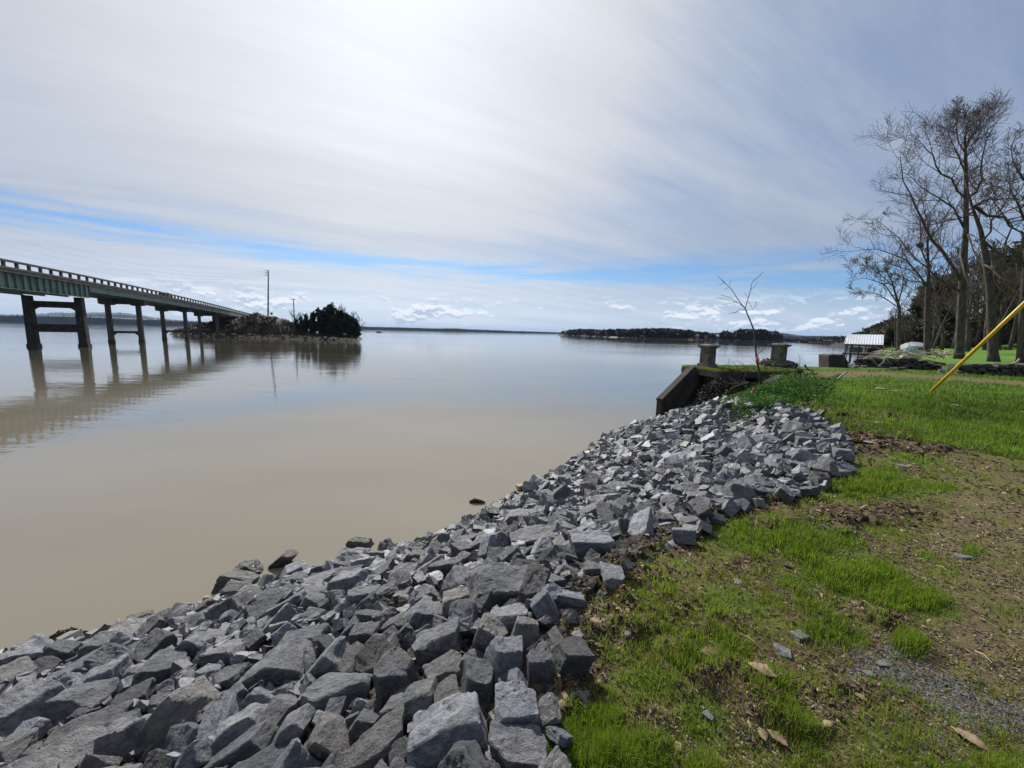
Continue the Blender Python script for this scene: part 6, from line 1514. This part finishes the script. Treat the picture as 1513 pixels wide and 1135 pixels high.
def build_small():
    LV = [(828, 1036, 40, .5, 'largest dry oak leaf, lobed, lying where the rocks meet the grass'), (835, 968, 24, 1.2, 'curled tan leaf beside the upper foreground rocks'), (880, 925, 22, 2.0, 'pale curled leaf in the brown soil clods'), (897, 917, 24, .9, 'grey thin leaf standing in the soil near the clods'),
          (1048, 970, 24, -.1, 'narrow tan leaf in the middle of the grass'), (1125, 1003, 30, -.7, 'long yellowish leaf lying diagonally in the grass'), (1126, 1091, 18, 1.4, 'left one of two small tan leaves near the bottom'), (1148, 1095, 24, -1.0, 'right one of two small tan leaves near the bottom'),
          (1430, 1097, 32, -1.1, 'large pale leaf lying in dirt at the lower right'), (1222, 1077, 16, .3, 'small cream leaf in the litter right of the tan pair'), (1272, 1032, 14, -1., 'tiny pale leaf beside slate chips'), (1374, 652, 10, -1.2, 'small straw-coloured leaf on the brown soil strip')]
    for k, (a, b, s, an, lab) in enumerate(LV): leaf_obj(a, b, s, an, lab, k)
    ST = [(1157, 959, 24, 12, 'slate', 'slate-grey flat stone in the grass, right of centre'), (1180, 937, 22, 12, 'slate', 'dark slate stone just above the flat grey one'), (1048, 1056, 18, 11, 'slate', 'small dark grey stone low in the grass'), (927, 943, 12, 13, 'boulder', 'upright grey pebble in the grass near the clods'),
          (868, 1018, 12, 16, 'boulder', 'upright pale pebble beside the leaning soil clod'), (1297, 623, 24, 8, 'slate', 'dark flat rock on the brown strip behind the lush grass'), (1412, 602, 15, 5, 'boulder', 'whitish rock in the far green grass'), (1424, 820, 20, 7, 'slate', 'bluish slate flake on the bare dirt'),
          (1198, 587, 22, 14, 'slate', 'blue-grey rounded stone in bare soil above the riprap'), (1286, 993, 16, 9, 'slate', 'grey slate chip at the left of the gravel patch'), (1302, 978, 17, 7, 'slate', 'thin grey slate chip above the gravel patch'), (1002, 1100, 14, 7, 'tan_stone', 'tan pebble near the bottom of the grass'),
          (1419, 677, 10, 4, 'boulder', 'small white stone at the edge of the bright grass'), (1164, 832, 9, 8, 'field_stone', 'dark lump of stone in the grass by the lush patch'), (1090, 858, 14, 5, 'boulder', 'small pale flake in the upper grass'), (1256, 649, 14, 4, 'boulder', 'left pale flake on the brown strip near the riprap'), (1283, 650, 14, 4, 'boulder', 'right pale flake on the brown strip near the riprap'),
          (1335, 683, 14, 5, 'slate', 'grey flake on the soil hump'), (1512, 610, 12, 10, 'tan_stone', 'tan rock in far grass at the right edge'), (1300, 573, 14, 4, 'tan_stone', 'tan stone in the bare patch of the far grass'), (1322, 577, 12, 4, 'tan_stone', 'second tan stone in the bare patch of the far grass')]
    rnd = random.Random(44)
    for k, (a, b, w_, h_, mt, lab) in enumerate(ST):
        g = at(a, b + h_ * .3, BANK); s = np.linalg.norm([g[0] * .75, g[1]]) / FPX; dpt = float(np.dot(np.array([g[0], g[1], BANK - H]), _F)); s = dpt / FPX
        blob('small_stone', (g[0], g[1], land1(g[0], g[1])), (w_ * s, w_ * s * .8, max(h_ * s * .8, .01)), M[mt], lab, 'stone', 600 + k, rnd.uniform(0, 6.28), 'loose stones on the bank top', sink=.42)
    # straws and twigs
    TW = [((1090, 935), (1128, 962), .0022, 'pale straight straw lying in the grass, upper one'), ((1102, 978), (1122, 1010), .0022, 'bent straw beside the long yellowish leaf'), ((1030, 968), (1052, 985), .0022, 'short straw below the narrow tan leaf'), ((1263, 889), (1290, 905), .003, 'thin yellowish stalk near the lush patch'),
          ((1210, 736), (1226, 730), .012, 'short tan stick on the soil beside the outlying slab'), ((1383, 835), (1400, 845), .003, 'thin tan stick on the bare dirt'), ((1440, 965), (1465, 985), .003, 'thin tan stalk in the dirt at right')]
    for k, (a, b, r0, lab) in enumerate(TW):
        p = np.array([*at(*a, BANK), 0]); q = np.array([*at(*b, BANK), 0]); m = (p + q) / 2
        for v, hh in ((p, .012), (q, .02), (m, .03)): v[2] = land1(v[0], v[1]) + hh
        mb = MB(); mb.tube([p, m, q], [r0, r0 * .9, r0 * .5], 5); tag(mb.obj('straw', M['straw']), lab, 'straw')
    # floating driftwood and tan rocks at the waterline
    g = at(704, 743, 0); mb = MB(); mb.tube([(g[0] - .16, g[1], .02), (g[0] - .05, g[1] + .02, .05), (g[0] + .1, g[1], .035), (g[0] + .2, g[1] - .02, .02)], [.02, .05, .04, .012], 8); tag(mb.obj('floating_wood', M['bark_dark'], smooth=True), 'short dark piece of wood floating near the rocks', 'driftwood')
    TS = [(769, 724, 14, 8, 'yellow-tan stone at the waterline near the middle'), (790, 716, 18, 8, 'flat yellow-tan stone right of the first one at the waterline'), (877, 673, 12, 8, 'tan stone at the waterline below the far rocks'), (888, 661, 10, 7, 'upper tan stone at the waterline below the far rocks'), (306, 890, 9, 7, 'small orange stone at the waterline left of centre'), (200, 928, 8, 8, 'small orange stone above the long pale slab'), (197, 1003, 14, 14, 'cream stone wedged between the veined and the bluish rock')]
    for k, (a, b, w_, h_, lab) in enumerate(TS):
        q, t = hit(a, b); s = t / FPX; blob('tan_stone', (q[0], q[1], q[2] + .03), (w_ * s, w_ * s * .8, h_ * s), M['tan_stone'], lab, 'stone', 700 + k, rnd.uniform(0, 6.28), 'tan stones by the waterline', sink=.1)
    r = np.random.default_rng(6)
    for (a, b, w_, h_, mt, lab, nm) in [(632, 808, 42, 14, 'ivy', 'tuft of bright green weed among rocks near the waterline', 'weed_tuft'), (100, 950, 46, 18, 'brown_moss', 'olive-brown mossy clump on the rocks at the left waterline', 'moss_clump')]:
        q, t = hit(a, b); s = t / FPX; V, F = leaf_cloud([(q[0], q[1], q[2] + .08), (q[0] + w_ * s * .25, q[1], q[2] + .05), (q[0] - w_ * s * .25, q[1], q[2] + .05)], [(w_ * s * .3, w_ * s * .3, h_ * s * .5)] * 3, 2600, .017, 3, shell=.3)
        tag(link(nm, np_mesh(nm, V, F), M[mt]), lab, 'plant')
build_small()

# ---------------------------------------------------------------- the air over the lake
def build_haze():
    mb = MB(); mb.box((0, 3000, 98), (40000, 40000, 206)); m = bpy.data.materials.new('haze'); m.use_nodes = True; t = NT(m.node_tree)
    for n in list(t.n): t.n.remove(n)
    out = t.new('ShaderNodeOutputMaterial'); v = t.new('ShaderNodeVolumePrincipled'); v.inputs['Density'].default_value = 4.6e-5; v.inputs['Color'].default_value = (.45, .66, 1.0, 1)
    t.l.new(v.outputs[0], out.inputs['Volume']); o = mb.obj('haze', m); tag(o, 'faint bluish haze over the far side of the lake', 'haze', kind='stuff')
build_haze()
